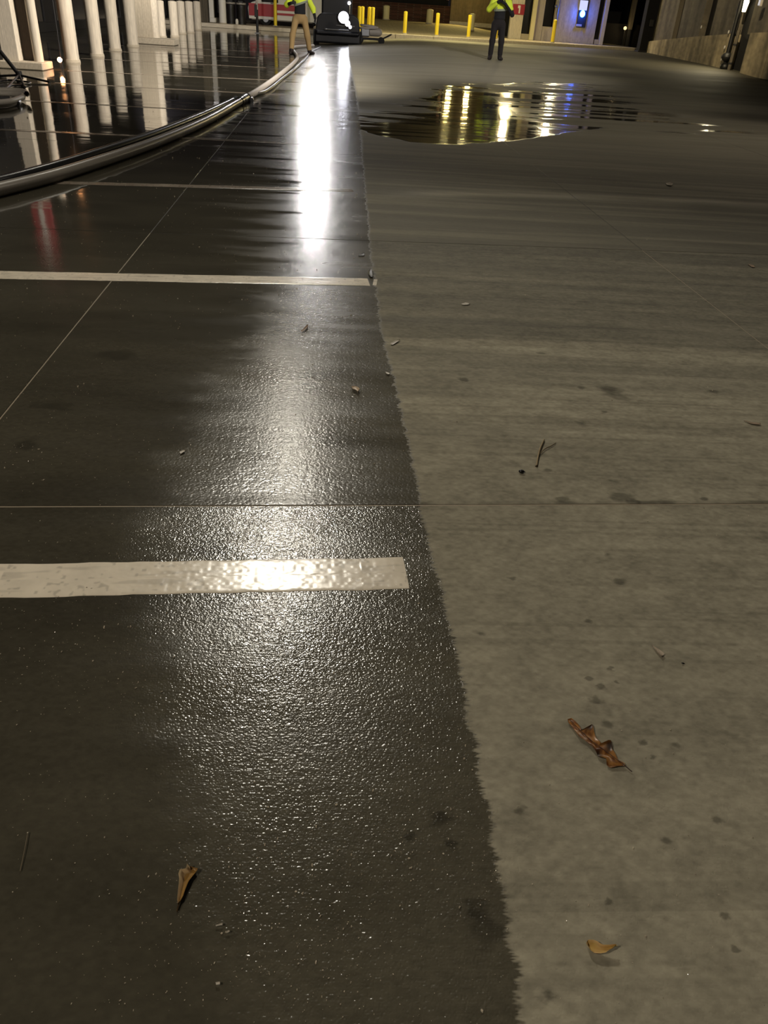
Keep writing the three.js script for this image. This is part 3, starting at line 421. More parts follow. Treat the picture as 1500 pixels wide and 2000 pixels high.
{ // grey surface cleaner standing at the machine's right
  const zc = -36.2, p = atZ(724, 84, zc), y0 = rise(p.x, zc), t = thing('surface_cleaner', 'grey wheeled pump unit with looped hose beside the black machine', 'machine', [p.x, y0, zc]);
  mesh('frame', box(0.95, 0.07, 0.6, 0, 0.16, 0, 0.02), M.nearBlack, t); mesh('pump', new THREE.CapsuleGeometry(0.15, 0.34, 6, 16).rotateZ(Math.PI / 2).translate(0.12, 0.4, 0), M.plastic, t); mesh('engine', box(0.36, 0.3, 0.4, -0.24, 0.37, 0, 0.05), M.steel, t);
  const loop = []; for (let k = 0; k < 20; k++) { const a = (k / 20) * Math.PI * 4; loop.push(V(-0.1 + Math.cos(a) * (0.3 + 0.02 * k / 5), 0.56 + 0.05 * Math.sin(a * 0.5), Math.sin(a) * 0.22)); } mesh('hose', tube(loop, 0.04, 90, 8), M.hoseGrey, t);
  for (const [x, z] of [[-0.42, 0.3], [0.42, 0.3], [-0.42, -0.3], [0.42, -0.3]]) mesh('wheel', new THREE.CylinderGeometry(0.12, 0.12, 0.08, 18).rotateX(Math.PI / 2).translate(x, 0.12, z), M.tyre, t);
  mesh('handle', tube([V(0.5, 0.2, 0.2), V(0.78, 0.34, 0.2), V(0.78, 0.34, -0.2), V(0.5, 0.2, -0.2)], 0.02, 30, 8), M.black, t);
}

// ------------------------------------------------------------------ far right: island, bollards, walls, booth
const KERB_A = [-1.5, -39.6], KERB_B = [14.5, -44.6], kerbZ = (x) => mix(KERB_A[1], KERB_B[1], (x - KERB_A[0]) / (KERB_B[0] - KERB_A[0]));
const ISLE = 0.42, isleY = (x, z) => ISLE + 0.38 * smooth(2, 14, kerbZ(x) - z) * smooth(11, 6, x);
{
  const isle = struct('sidewalk_right'), NX = 30, NZ = 14, pos = [], idx = [], uvs = [];
  for (let j = 0; j <= NZ; j++) for (let i = 0; i <= NX; i++) { const x = mix(-1.5, 14.5, i / NX), z = mix(kerbZ(x) - 0.1, -62, j / NZ); pos.push(x, isleY(x, z), z); uvs.push(x * 0.3, z * 0.3); }
  for (let j = 0; j < NZ; j++) for (let i = 0; i < NX; i++) { const a = j * (NX + 1) + i, b = a + 1, c = a + NX + 1, d = c + 1; idx.push(a, b, d, a, d, c); }
  const g = new THREE.BufferGeometry(); g.setAttribute('position', new THREE.Float32BufferAttribute(pos, 3)); g.setAttribute('uv', new THREE.Float32BufferAttribute(uvs, 2)); g.setIndex(idx); g.computeVertexNormals(); mesh('paving', g, M.isle, isle);
  for (let k = 0; k < 9; k++) { const x0 = mix(-1.5, 14.5, k / 9), x1 = mix(-1.5, 14.5, (k + 1) / 9) - 0.015, L = Math.hypot(x1 - x0, kerbZ(x1) - kerbZ(x0)), s = mesh('kerb', box(L, 0.30, 0.17, 0, 0, 0, 0.03), M.concrete, isle); s.position.set((x0 + x1) / 2, ISLE - 0.145, kerbZ((x0 + x1) / 2)); s.rotation.y = Math.atan2(kerbZ(x0) - kerbZ(x1), x1 - x0); }
  mesh('side_face', box(0.16, 0.6, 22, -1.5, 0.2, -51, 0.02), M.concrete, isle);
}
{ // yellow bollards
  const list = [[701, 54, 0.0, 'front yellow bollard of the left pair beside the machine', 0.95], [707, 54, 0.5, 'rear yellow bollard of the left pair beside the machine', 0.95], [727, 56, 0, 'front yellow bollard of the second pair right of the machine', 0.95], [720, 56, 0.5, 'rear yellow bollard of the second pair right of the machine', 0.95],
    [790, 66, 0, 'lone yellow bollard left of the middle pale stub', 0.88], [852, 72, 0, 'yellow bollard beside the second pale stub', 0.9], [914, 76, 0, 'yellow bollard with a pale stub right behind it', 0.92], [967, 80, 0, 'yellow bollard seen between the legs of the dark-clad worker', 0.92], [1078, 87.5, 0, 'yellow bollard standing against the booth with the blue lamp', 0.96]];
  for (const [px, py, back, lab, h] of list) {
    let p = V(0, 0, -41.5); for (let i = 0; i < 6; i++) { p = atZ(px, py, kerbZ(p.x) - 0.75 - back); }
    const t = thing('yellow_bollard', lab, 'bollard', [p.x, isleY(p.x, p.z), p.z], 0, 'yellow bollards along the kerb'); mesh('shaft', bollardGeo(0.085, h), M.yellow, t); mesh('base_collar', cyl(0.1, 0.11, 0.04, 0, 0.02, 0, 20), M.concrete, t);
  }
  const stub = (px, z, r, h, lab) => { const p = atZ(px, 50, z), t = thing('pale_stub', lab, 'bollard', [p.x, isleY(p.x, z), z], 0, 'short pale stubs before the brick wall'); mesh('shaft', bollardGeo(r, h), M.cream, t); mesh('base_collar', cyl(r + 0.02, r + 0.03, 0.05, 0, 0.025, 0, 24), M.concrete, t); };
  stub(753, -53.6, 0.19, 0.72, 'short pale stub left of the lone yellow bollard'); stub(838, -52.6, 0.19, 0.72, 'short pale stub left of the second single yellow bollard'); stub(921, -50.2, 0.15, 0.8, 'short pale stub half hidden behind a yellow bollard');
}
const WZ = -55.5;
{
  const w = struct('wall_back'), y0 = 0.72, X = (px, py, z = WZ) => atZ(px, py, z).x;
  mesh('brick_wall', (() => { const g = box(X(880, 40) - X(640, 40), 0.95, 0.3, (X(880, 40) + X(640, 40)) / 2, y0 + 0.42, WZ, 0.01); return g; })(), M.brick, w);
  mesh('coping', box(X(880, 40) - X(640, 40), 0.07, 0.38, (X(880, 40) + X(640, 40)) / 2, y0 + 0.92, WZ, 0.02), M.brick, w);
  mesh('dark_screen', box(X(876, 0) - X(640, 0), 3.4, 0.12, (X(876, 0) + X(640, 0)) / 2, y0 + 2.65, WZ - 0.08, 0.02), M.voidBlack, w);
  mesh('pink_post', box(0.16, 2.2, 0.16, X(873, 8), y0 + 2.35, WZ + 0.12, 0.02), std(0xb98d78, 0.7), w);
  const bx0 = X(877, 40), bx1 = X(1000, 60); mesh('beige_wall', box(bx1 - bx0, 4.6, 0.4, (bx0 + bx1) / 2, y0 + 2.2, WZ + 0.1, 0.02), M.beige, w);
  mesh('base_course', box(bx1 - bx0, 0.22, 0.46, (bx0 + bx1) / 2, y0 + 0.1, WZ + 0.12, 0.02), M.paleConcrete, w);
}
const BF = -46.2;                                         // face of the booth
{
  const b = struct('wall_booth'), X = (px, py) => atZ(px, py, BF).x, TOP = 4.4;
  const pc = (name, px0, px1, py, y0, y1, mat, dz = 0, d = 0.3) => { const x0 = X(px0, py), x1 = X(px1, py); return mesh(name, box(x1 - x0, y1 - y0, d, (x0 + x1) / 2, (y0 + y1) / 2, BF - d / 2 + dz, 0.012), mat, b); };
  const Y = (px, py) => atZ(px, py, BF).y;
  pc('white_pillar', 993, 1017, 70, ISLE, TOP, M.paleConcrete);
  pc('dark_doorway', 1016, 1034, 66, Y(1024, 66), TOP, M.darkGlass, -0.22, 0.1); pc('door_sill', 1016, 1034, 74, ISLE, Y(1024, 66), M.concrete, -0.05);
  pc('cream_post', 1031, 1039, 81, ISLE, TOP, M.cream, 0.2, 0.22);
  pc('wall_panel', 1038, 1058, 60, ISLE, TOP, M.concrete);
  pc('window', 1057, 1078, 52, Y(1067, 52), TOP, M.darkGlass, -0.2, 0.1); pc('wall_panel', 1057, 1079, 70, ISLE, Y(1067, 52), M.concrete, -0.02);
  pc('wall_panel', 1078, 1161, 70, ISLE, TOP, M.concrete);
  pc('slit_window', 1160, 1169, 76, Y(1165, 77), TOP, M.darkGlass, -0.2, 0.1); pc('wall_panel', 1160, 1169, 86, ISLE, Y(1165, 77), M.concrete, -0.02);
  pc('end_post', 1168, 1175, 93, ISLE - 0.1, TOP, M.paleConcrete, 0.06, 0.4);
  mesh('roof_slab', box(X(1176, 40) - X(990, 40) + 0.6, 0.3, 3.2, (X(1176, 40) + X(990, 40)) / 2, TOP + 0.15, BF - 1.1, 0.03), M.concrete, b);
  mesh('back_wall', box(X(1176, 40) - X(990, 40), TOP - ISLE, 0.2, (X(1176, 40) + X(990, 40)) / 2, (TOP + ISLE) / 2, BF - 2.6, 0.02), M.darkFacade, b);
  mesh('pipe', mergeAll([cyl(0.05, 0.05, 2.3, X(1086, 40), 2.3, BF + 0.07, 14), new THREE.SphereGeometry(0.075, 14, 10).translate(X(1085, 12), Y(1085, 12), BF + 0.07)]), M.steel, b);
  // signs and fittings
  const sp = atZ(1008, 18, BF), sign = thing('red_sign', 'square red sign with a white mark on the white booth pillar', 'sign', [sp.x + 0.12, sp.y - 0.24, BF + 0.03]);
  mesh('board', box(0.62, 0.44, 0.04, 0, 0.24, 0, 0.01), M.signRed, sign); mesh('arrow_mark', mergeAll([box(0.07, 0.34, 0.014, 0.05, 0.24, 0.024, 0.005), box(0.07, 0.12, 0.014, -0.01, 0.35, 0.024, 0.005)]), M.white, sign);
  const bp = atZ(1136, 27, BF), ph = thing('emergency_phone', 'emergency call box with glowing blue lamp on the booth wall', 'call box', [bp.x, bp.y, BF + 0.02]);
  mesh('backplate', box(0.46, 1.25, 0.1, 0.04, 0.05, 0.03, 0.02), M.darkFacade, ph); mesh('light_panel', box(0.4, 0.42, 0.06, 0.0, 0.36, 0.09, 0.015), glow(0xc9cdf4, 1.1), ph);
  mesh('blue_lamp', new THREE.SphereGeometry(0.15, 22, 16).scale(0.85, 1, 0.6).translate(0, 0, 0.16), glow(0x2a6bff, 45), ph); mesh('call_plate', box(0.3, 0.1, 0.05, -0.08, -0.5, 0.09, 0.01), M.plastic, ph); mesh('dark_strip', box(0.1, 0.6, 0.06, 0.2, -0.28, 0.09, 0.01), M.black, ph);
  addPoint(V(bp.x, bp.y, BF + 0.42), LAMP.blue, 0x2458ff, 5, 'blue_lamp_light');
  // canopy lamps above the picture: on the beige wall and over the booth
  const lampAt = (px, h, z, hex, cd, lab, k, R = 0.5) => { const p = atZ(px, 30, z), t = thing('wall_lamp', lab, 'lamp', [p.x, h, z]); mesh('housing', box(0.34, 0.16, 0.3, 0, 0.06, 0, 0.03), M.nearBlack, t); mesh('bracket', box(0.08, 0.12, 0.4, 0, 0.12, -0.25, 0.02), M.nearBlack, t); mesh('lamp_glass', box(0.28, 0.06, 0.24, 0, -0.045, 0.02, 0.02), glow(hex, k), t); addSpot(V(p.x, h - 0.1, z + 0.03), V(p.x, 0, z + 5.5), cd, hex, 1.35, 0.4, 7, 'wall_lamp_light'); };
  const roof = struct('added_canopy_roof'); mesh('canopy_slab', box(11.2, 0.35, 16.4, 2.6, 4.75, -47.6, 0.03), M.panelDark, roof); mesh('fascia', box(11.3, 0.55, 0.12, 2.6, 4.7, -39.4, 0.02), M.nearBlack, roof);  // unseen canopy added to carry the lamps below
  for (const [px, lab, g] of [[889, 'added yellow lamp under the canopy edge, left of the two above the worker', 10], [927, 'added yellow lamp under the canopy edge, right of the two above the worker', 14], [765, 'added yellow lamp under the canopy edge above the left bollards', 8]]) {  // unseen lamps added to light the fronts of the yellow bollards
    const p = atZ(px, 30, -40.3), t = thing('added_canopy_lamp', lab, 'lamp', [p.x, 4.46, -40.3]); mesh('housing', box(0.36, 0.14, 0.36, 0, 0.05, 0, 0.03), M.nearBlack, t); mesh('lamp_glass', box(0.3, 0.06, 0.3, 0, -0.04, 0, 0.02), glow(0xfff0b4, g), t);
    addSpot(V(p.x, 4.36, -40.3), V(p.x, 0, -43), LAMP.canopy, 0xfff0b4, 1.3, 0.4, 7, 'added_canopy_lamp_light');
  }
  for (const [px, lab, k] of [[889, 'left yellow lamp high on the beige wall', 12], [927, 'right yellow lamp high on the beige wall', 20]]) lampAt(px, 3.0, WZ + 1.2, 0xffe48a, LAMP.wallLamp, lab, k);
  lampAt(1100, 3.9, BF + 0.9, 0xffedb8, LAMP.booth, 'pale lamp under the booth roof', 10); lampAt(1010, 3.9, BF + 0.9, 0xffe9a8, LAMP.booth, 'pale lamp under the booth roof above the red sign', 8);
}
{ // dark opening right of the booth
  const w = struct('wall_dark_opening'), X = (px, py, z) => atZ(px, py, z).x;
  mesh('parapet', box(X(1262, 70, -50) - X(1176, 70, -50), 1.1, 0.25, (X(1262, 70, -50) + X(1176, 70, -50)) / 2, 0.85, -50, 0.02), M.darkFacade, w); mesh('dark_wall', box(10, 6, 0.2, X(1215, 40, -58), 3.2, -58, 0.02), M.nearBlack, w); mesh('lintel', box(X(1240, 2, -50) - X(1196, 2, -50), 0.5, 0.2, (X(1240, 2, -50) + X(1196, 2, -50)) / 2, 3.15, -50, 0.02), M.greyPanel, w);
  const p = atZ(1229, 58, -49.7), post = thing('gate_post', 'pale slanted-looking post in the dark opening right of the booth', 'post', [p.x, 0.3, -49.7]); mesh('shaft', box(0.24, 2.9, 0.24, 0, p.y - 0.3 + 1.45, 0, 0.02), M.greyPanel, post); mesh('stem', box(0.18, p.y - 0.25, 0.18, 0, (p.y - 0.3) / 2, 0, 0.02), M.nearBlack, post);
  const q = atZ(1221, 55, -49.4), gl = thing('globe_lamp', 'small round yellow lamp beside the post in the dark opening', 'lamp', [q.x, 0.3, -49.4]); mesh('stem', cyl(0.03, 0.04, q.y - 0.3, 0, (q.y - 0.3) / 2, 0, 12), M.black, gl); mesh('lamp_globe', new THREE.SphereGeometry(0.085, 20, 14).translate(0, q.y - 0.3, 0), glow(0xffdf9a, 1.6), gl); addPoint(V(q.x, q.y, -49.15), 0.5, 0xffdf9a, 3, 'globe_lamp_light');
  const c = atZ(1243, 100, -43.2), col = thing('dark_column', 'black steel column at the far end of the right wall', 'column', [c.x + 0.25, rise(c.x, -43.2), -43.2]); mesh('shaft', box(0.62, 4.6, 0.5, 0.1, 2.3, 0, 0.03), std(0x050506, 0.95), col); mesh('base_plate', box(0.75, 0.06, 0.6, 0.1, 0.03, 0, 0.01), M.nearBlack, col); mesh('junction_box', box(0.2, 0.3, 0.1, 0.1, 1.2, 0.3, 0.02), M.black, col);
}
{ // right wall: stained lower wall, ledge, upright panels, downpipe in a dark gap
  const A = [12.35, -22], B = [14.45, -43.5], w = struct('wall_right'), dir = V(B[0] - A[0], 0, B[1] - A[1]).normalize(), nrm = V(dir.z, 0, -dir.x), turn = Math.atan2(-dir.z, dir.x);   // nrm points at the lane
  const s = (px, py) => { const p = onLine(px, py, A, B); return V(p.x - A[0], 0, p.z - A[1]).dot(dir); }, h = (px, py) => onLine(px, py, A, B).y;
  const slab = (s0, s1, y0a, y1a, y0b, y1b, off, d) => {      // a wall piece from s0 to s1, heights at both ends, front face off metres proud of the line, d thick
    const P = (ss, y, o) => { const p = V(A[0], 0, A[1]).addScaledVector(dir, ss).addScaledVector(nrm, o); return [p.x, y, p.z]; }, pos = [], uvs = [];
    const c = [P(s0, y0a, off), P(s1, y0b, off), P(s1, y1b, off), P(s0, y1a, off), P(s0, y0a, off - d), P(s1, y0b, off - d), P(s1, y1b, off - d), P(s0, y1a, off - d)], su = [s0, s1, s1, s0, s0, s1, s1, s0];
    for (const [i, j, k, l] of [[0, 3, 2, 1], [4, 5, 6, 7], [3, 7, 6, 2], [0, 1, 5, 4], [0, 4, 7, 3], [1, 2, 6, 5]]) for (const q of [i, j, k, i, k, l]) { pos.push(...c[q]); uvs.push(su[q] * 0.06 + (q > 3 ? 0.02 : 0), c[q][1] * 0.14); }
    const g = new THREE.BufferGeometry(); g.setAttribute('position', new THREE.Float32BufferAttribute(pos, 3)); g.setAttribute('uv', new THREE.Float32BufferAttribute(uvs, 2)); g.computeVertexNormals(); return g;
  };
  const sEnd = s(1256, 100), ledge = curve([[s(1500, 62), h(1500, 62)], [s(1450, 65), h(1450, 65)], [s(1312, 75), h(1312, 75)], [s(1262, 82), h(1262, 82)]]), foot = 0.22;
  const cuts = [-6, s(1493, 130), s(1450, 120), s(1419, 110), s(1352, 95), s(1292, 90), sEnd], offs = [0, 0, 0, 0.05, 0.03, 0];
  for (let i = 0; i < 6; i++) if (i !== 2) mesh('lower_wall', slab(cuts[i] + 0.02, cuts[i + 1] - 0.02, foot, ledge(cuts[i]), foot, ledge(cuts[i + 1]), offs[i], 0.4), M.stainedConcrete, w);
  mesh('gap_back', slab(cuts[2] - 0.1, cuts[3] + 0.1, foot, 4.4, foot, 4.4, -0.32, 0.1), M.voidBlack, w);
  const panels = [[-6, s(1458, 40)], [s(1434, 40), s(1384, 40)], [s(1364, 40), s(1322, 45)], [s(1310, 50), s(1268, 60)]];
  panels.forEach(([a, b], i) => mesh('upper_panel', slab(a, b, ledge(a) - 0.02, 4.6, ledge(b) - 0.02, 4.6, -0.14 - 0.03 * (i % 2), 0.25), M.greyPanel, w));
  mesh('gap_back', slab(s(1386, 40), s(1308, 50), ledge(s(1386, 40)) - 0.1, 4.5, ledge(s(1308, 50)) - 0.1, 4.5, -0.42, 0.1), M.darkFacade, w);
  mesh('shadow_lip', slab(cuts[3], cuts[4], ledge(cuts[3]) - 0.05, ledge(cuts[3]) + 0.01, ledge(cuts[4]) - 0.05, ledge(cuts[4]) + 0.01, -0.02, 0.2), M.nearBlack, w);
  const at = (px, py, off) => { const p = onLine(px, py, A, B); return p.addScaledVector(nrm, off); };
  const pf = at(1424, 133, 0), p1 = at(1440, 62, 0);
  const dp = thing('downpipe', 'pale downpipe beside a black pipe in the dark gap of the right wall', 'pipe', [pf.x, foot, pf.z]); mesh('pipe', cyl(0.055, 0.055, p1.y - foot + 0.1, 0, (p1.y - foot) / 2, 0, 14), M.greyPanel, dp); for (const y of [0.25, 0.8]) mesh('clamp', cyl(0.07, 0.07, 0.05, 0, y, 0, 14), M.nearBlack, dp);
  const bp = at(1417, 132, 0.05), bk = thing('black_pipe', 'black pipe with two bulging valves in the dark gap of the right wall', 'pipe', [bp.x, foot, bp.z]); mesh('pipe', cyl(0.07, 0.07, 3.6, 0, 1.8, 0, 14), M.black, bk); mesh('valve', new THREE.SphereGeometry(0.16, 18, 12).scale(1, 0.9, 1).translate(0, 0.12, 0.03), M.black, bk); mesh('valve', new THREE.SphereGeometry(0.18, 18, 12).scale(1.1, 0.8, 1).translate(0, 0.42, 0.03), M.black, bk); mesh('pipe_cap', cyl(0.09, 0.09, 0.06, 0, 3.62, 0, 14), M.nearBlack, bk);
  const dots = [[1376, 53, 'small white reflector on the wall panel left of the dark gap'], [1430, 63, 'small white reflector at the ledge beside the dark gap'], [1422, 93, 'small white reflector halfway down the black pipe'], [1416, 116, 'lowest small white reflector beside the black pipe']];
  for (const [px, py, lab] of dots) { const p = at(px, py, 0.12), t = thing('reflector', lab, 'reflector', p.toArray(), turn + Math.PI); mesh('disc', new THREE.CylinderGeometry(0.05, 0.05, 0.02, 18).rotateX(Math.PI / 2), M.white, t); mesh('rim', new THREE.TorusGeometry(0.052, 0.008, 8, 20), M.plastic, t); }
  const lp = at(1455, 8, -0.08), lamp = thing('wedge_lamp', 'bright wedge-shaped lamp high in the dark gap of the right wall', 'lamp', lp.toArray(), turn + Math.PI), wd = new THREE.Shape(); wd.moveTo(-0.02, -0.2); wd.lineTo(0.1, 0.06); wd.lineTo(0.03, 0.15); wd.lineTo(-0.08, 0.1); wd.closePath();
  mesh('housing', box(0.3, 0.1, 0.2, 0, 0.2, -0.06, 0.02), M.nearBlack, lamp); mesh('lamp_glass', new THREE.ExtrudeGeometry(wd, { depth: 0.1, bevelEnabled: true, bevelSize: 0.015, bevelThickness: 0.015, bevelSegments: 2 }), glow(0xfff0c0, 5), lamp);
  addSpot(lp.clone().addScaledVector(nrm, 0.3), lp.clone().addScaledVector(nrm, 5).setY(0), LAMP.wall, 0xffefc4, 1.35, 0.4, 6, 'wedge_lamp_light');
  const l2 = at(1496, 4, 0.15), t2 = thing('white_panel_lamp', 'dim white lamp at the top right on the right wall', 'lamp', l2.toArray(), turn + Math.PI); mesh('housing', box(0.18, 0.26, 0.08, 0, 0, 0, 0.02), M.plastic, t2); mesh('lamp_glass', box(0.13, 0.2, 0.03, 0, 0, 0.045, 0.01), glow(0xe6e6f2, 0.5), t2);
}
// flood added out of sight on the right to brighten the right wall
flood('added flood out beyond the right edge aimed at the right wall', V(9.0, 5.8, -23.5), V(13.3, 0.9, -34), LAMP.right, 0xffeabc, 0.62, 4, V(11.2, 0.2, -20));

// ------------------------------------------------------------------ people: smooth bodies from tapered bones
function blob(bones, cell, mat, name, parent, k = 0.03, cut = null) {
  const lo = V(9, 9, 9), hi = V(-9, -9, -9);
  for (const [a, b, ra, rb] of bones) for (const [p, r] of [[a, ra], [b, rb]]) { lo.min(V(p[0] - r, p[1] - r, p[2] - r)); hi.max(V(p[0] + r, p[1] + r, p[2] + r)); }
  const c = lo.clone().add(hi).multiplyScalar(0.5), half = Math.max(hi.x - lo.x, hi.y - lo.y, hi.z - lo.z) / 2 + cell * 4, n = Math.min(150, Math.ceil((2 * half) / cell));
  const mc = new MarchingCubes(n, mat, false, false, 160000), f = mc.field;
  for (let z = 0; z < n; z++) for (let y = 0; y < n; y++) for (let x = 0; x < n; x++) {
    const px = c.x + ((x - n / 2) / (n / 2)) * half, py = c.y + ((y - n / 2) / (n / 2)) * half, pz = c.z + ((z - n / 2) / (n / 2)) * half; let d = 9;
    if (px > lo.x - 0.05 && px < hi.x + 0.05 && py > lo.y - 0.05 && py < hi.y + 0.05 && pz > lo.z - 0.05 && pz < hi.z + 0.05) for (const [a, b, ra, rb, sz] of bones) {
      const q = sz || 1, ax = b[0] - a[0], ay = b[1] - a[1], az = (b[2] - a[2]) / q, wx = px - a[0], wy = py - a[1], wz = (pz - a[2]) / q, t = clamp((wx * ax + wy * ay + wz * az) / (ax * ax + ay * ay + az * az + 1e-9)), e = Math.hypot(wx - ax * t, wy - ay * t, wz - az * t) - mix(ra, rb, t);
      const h = clamp(0.5 + (0.5 * (d - e)) / k); d = d > 5 ? e : mix(d, e, h) - k * h * (1 - h);
    }
    if (cut) d = Math.max(d, cut(px, py, pz));
    f[x + n * (y + n * z)] = -d;
  }
  mc.isolation = 0; mc.update();
  const g = new THREE.BufferGeometry(), m = mc.count, P = new Float32Array(m * 3); for (let i = 0; i < m; i++) { P[i * 3] = c.x + mc.positionArray[i * 3] * half; P[i * 3 + 1] = c.y + mc.positionArray[i * 3 + 1] * half; P[i * 3 + 2] = c.z + mc.positionArray[i * 3 + 2] * half; }
  g.setAttribute('position', new THREE.BufferAttribute(P, 3)); g.setAttribute('normal', new THREE.BufferAttribute(mc.normalArray.slice(0, m * 3), 3));
  return mesh(name, g, mat, parent);
}
const lerp3 = (a, b, t) => a.map((v, i) => mix(v, b[i], t)), add3 = (a, b) => a.map((v, i) => v + b[i]);
function hand(wrist, dir, palmN, thumbSide, curl) {       // bones of a glove or hand: palm, four unequal curled fingers and a thumb from the side
  const D = V(...dir).normalize(), N = V(...palmN).normalize(), S = D.clone().cross(N).normalize().multiplyScalar(thumbSide), A = (v) => v.toArray(), w = V(...wrist), out = [];
  const palm = w.clone().addScaledVector(D, 0.085);
  for (const s of [-0.026, 0, 0.026]) out.push([A(w.clone().addScaledVector(S, s * 0.7)), A(palm.clone().addScaledVector(S, s)), 0.017, 0.015]);
  [[-0.033, 0.052], [-0.011, 0.066], [0.011, 0.072], [0.033, 0.064]].forEach(([s, len]) => { let p = palm.clone().addScaledVector(S, s), ang = curl * 0.5; for (let j = 0; j < 3; j++) { const q = p.clone().addScaledVector(D, Math.cos(ang) * len * [0.5, 0.3, 0.24][j]).addScaledVector(N, Math.sin(ang) * len * [0.5, 0.3, 0.24][j]); out.push([A(p), A(q), 0.0105 - j * 0.001, 0.0095 - j * 0.001]); p = q; ang += curl; } });
  const t0 = w.clone().addScaledVector(D, 0.03).addScaledVector(S, 0.03), t1 = t0.clone().addScaledVector(D, 0.03).addScaledVector(S, 0.03).addScaledVector(N, 0.012), t2 = t1.clone().addScaledVector(D, 0.032).addScaledVector(N, 0.016);
  out.push([A(t0), A(t1), 0.014, 0.012], [A(t1), A(t2), 0.012, 0.010]); return out;
}
function person(o) {                                       // o.J: joints in metres, x to the picture's right, y up, z to the viewer
  const t = thing('person', o.label, 'person', o.pos, o.turn), J = o.J, P = M;
  const body = [[J.hipL, J.kneeL, 0.085, 0.055], [J.kneeL, J.ankleL, 0.055, 0.038], [J.hipR, J.kneeR, 0.085, 0.055], [J.kneeR, J.ankleR, 0.055, 0.038], [J.pelvis, J.waist, 0.135, 0.12, 0.75], [J.waist, J.chest, 0.12, 0.145, 0.75], [J.chest, J.neck, 0.13, 0.06, 0.75], [J.shL, J.elL, 0.055, 0.04], [J.elL, J.wrL, 0.04, 0.03], [J.shR, J.elR, 0.055, 0.04], [J.elR, J.wrR, 0.04, 0.03], [J.chest, J.shL, 0.1, 0.06], [J.chest, J.shR, 0.1, 0.06], [J.neck, J.head, 0.055, 0.06]];
  const H = J.head, h = (x, y, z) => [H[0] + x, H[1] + y, H[2] + z];
  const headBones = [[h(0, 0.05, -0.015), h(0, 0.075, -0.01), 0.098, 0.092], [h(0, -0.055, 0.035), h(0, 0.02, 0.02), 0.058, 0.08], [h(0, -0.085, 0.055), h(0, -0.08, 0.05), 0.03, 0.03], [h(0, 0.025, 0.09), h(0, -0.02, 0.112), 0.010, 0.017], [h(-0.018, -0.05, 0.085), h(0.018, -0.05, 0.085), 0.011, 0.011], [h(-0.088, 0.02, 0), h(-0.09, -0.02, -0.005), 0.018, 0.012], [h(0.088, 0.02, 0), h(0.09, -0.02, -0.005), 0.018, 0.012], [J.neck, h(0, -0.03, -0.01), 0.052, 0.055]];
  const b = blob(body, 0.014, P.skin, 'body', t, 0.05);
  const head = blob(headBones, 0.006, P.skin, 'head_skin', t, 0.018);
  b.geometry = mergeAll([b.geometry, head.geometry]); t.remove(head);
  for (const s of [-1, 1]) { const e = mesh('eye', new THREE.SphereGeometry(0.012, 14, 10).translate(...h(s * 0.033, 0.022, 0.078)), P.white, t); mesh('pupil', new THREE.SphereGeometry(0.006, 10, 8).translate(...h(s * 0.033, 0.022, 0.088)), P.black, e); mesh('eyebrow', new THREE.CapsuleGeometry(0.005, 0.03, 4, 8).rotateZ(Math.PI / 2).translate(...h(s * 0.034, 0.046, 0.084)), P.hair, t); }
  mesh('mouth', new THREE.CapsuleGeometry(0.004, 0.034, 4, 8).rotateZ(Math.PI / 2).translate(...h(0, -0.047, 0.095)), std(0x6e3a34, 0.6), t);
  blob([[h(0, 0.085, -0.025), h(0, 0.1, -0.02), 0.098, 0.09], [h(0, 0.02, -0.06), h(0, 0.06, -0.04), 0.075, 0.085]], 0.008, P.hair, 'hair', t, 0.02, (x, y, z) => Math.max(0.03 - (y - H[1]) + (z - H[2]) * 0.9, -1));
  blob([[J.hipL, J.kneeL, 0.105, 0.085], [J.kneeL, lerp3(J.kneeL, J.ankleL, 0.82), 0.085, 0.075], [J.hipR, J.kneeR, 0.105, 0.085], [J.kneeR, lerp3(J.kneeR, J.ankleR, 0.82), 0.085, 0.075], [J.pelvis, add3(J.waist, [0, -0.02, 0]), 0.165, 0.155, 0.78]], 0.013, o.trousers, 'trousers', t, 0.05, (x, y) => y - J.waist[1] - 0.04);
  for (const [n, an, to] of [['L', J.ankleL, J.toeL], ['R', J.ankleR, J.toeR]]) { const bt = blob([[lerp3(J['knee' + n], an, o.bootTop), an, o.bootR, 0.062], [an, [an[0], 0.055, an[2] - 0.02], 0.062, 0.055], [[an[0], 0.05, an[2] - 0.02], [to[0], 0.042, to[2]], 0.052, 0.046]], 0.01, P.boot, 'boot', t, 0.03, (x, y) => 0.006 - y);
    mesh('sole', tube([V(an[0], 0.012, an[2] - 0.05), V(mix(an[0], to[0], 0.5), 0.012, mix(an[2], to[2], 0.5)), V(to[0], 0.012, to[2])], 0.012, 12, 8), P.black, bt); }
  blob([[J.pelvis, J.waist, 0.162, 0.158, 0.76], [J.waist, J.chest, 0.158, 0.165, 0.76], [J.chest, J.neck, 0.15, 0.08, 0.76]], 0.014, P.shirt, 'shirt', t, 0.05, (x, y) => Math.max(J.waist[1] - o.shirtDrop - y, y - J.neck[1] - 0.01));
  const hem = o.hem, jb = [[J.chest, add3(J.waist, [0, hem - J.waist[1], 0]), 0.19, 0.178, 0.78], [J.chest, J.neck, 0.165, 0.095, 0.78], [J.chest, J.shL, 0.14, 0.095], [J.chest, J.shR, 0.14, 0.095], [J.shL, J.elL, 0.09, 0.075], [J.shR, lerp3(J.shR, J.elR, o.capR || 1), 0.09, o.capR ? 0.085 : 0.075]];
  if (o.capR) blob([[J.shR, J.elR, 0.08, 0.068]], 0.01, o.sleeve, 'sleeve', t, 0.02);
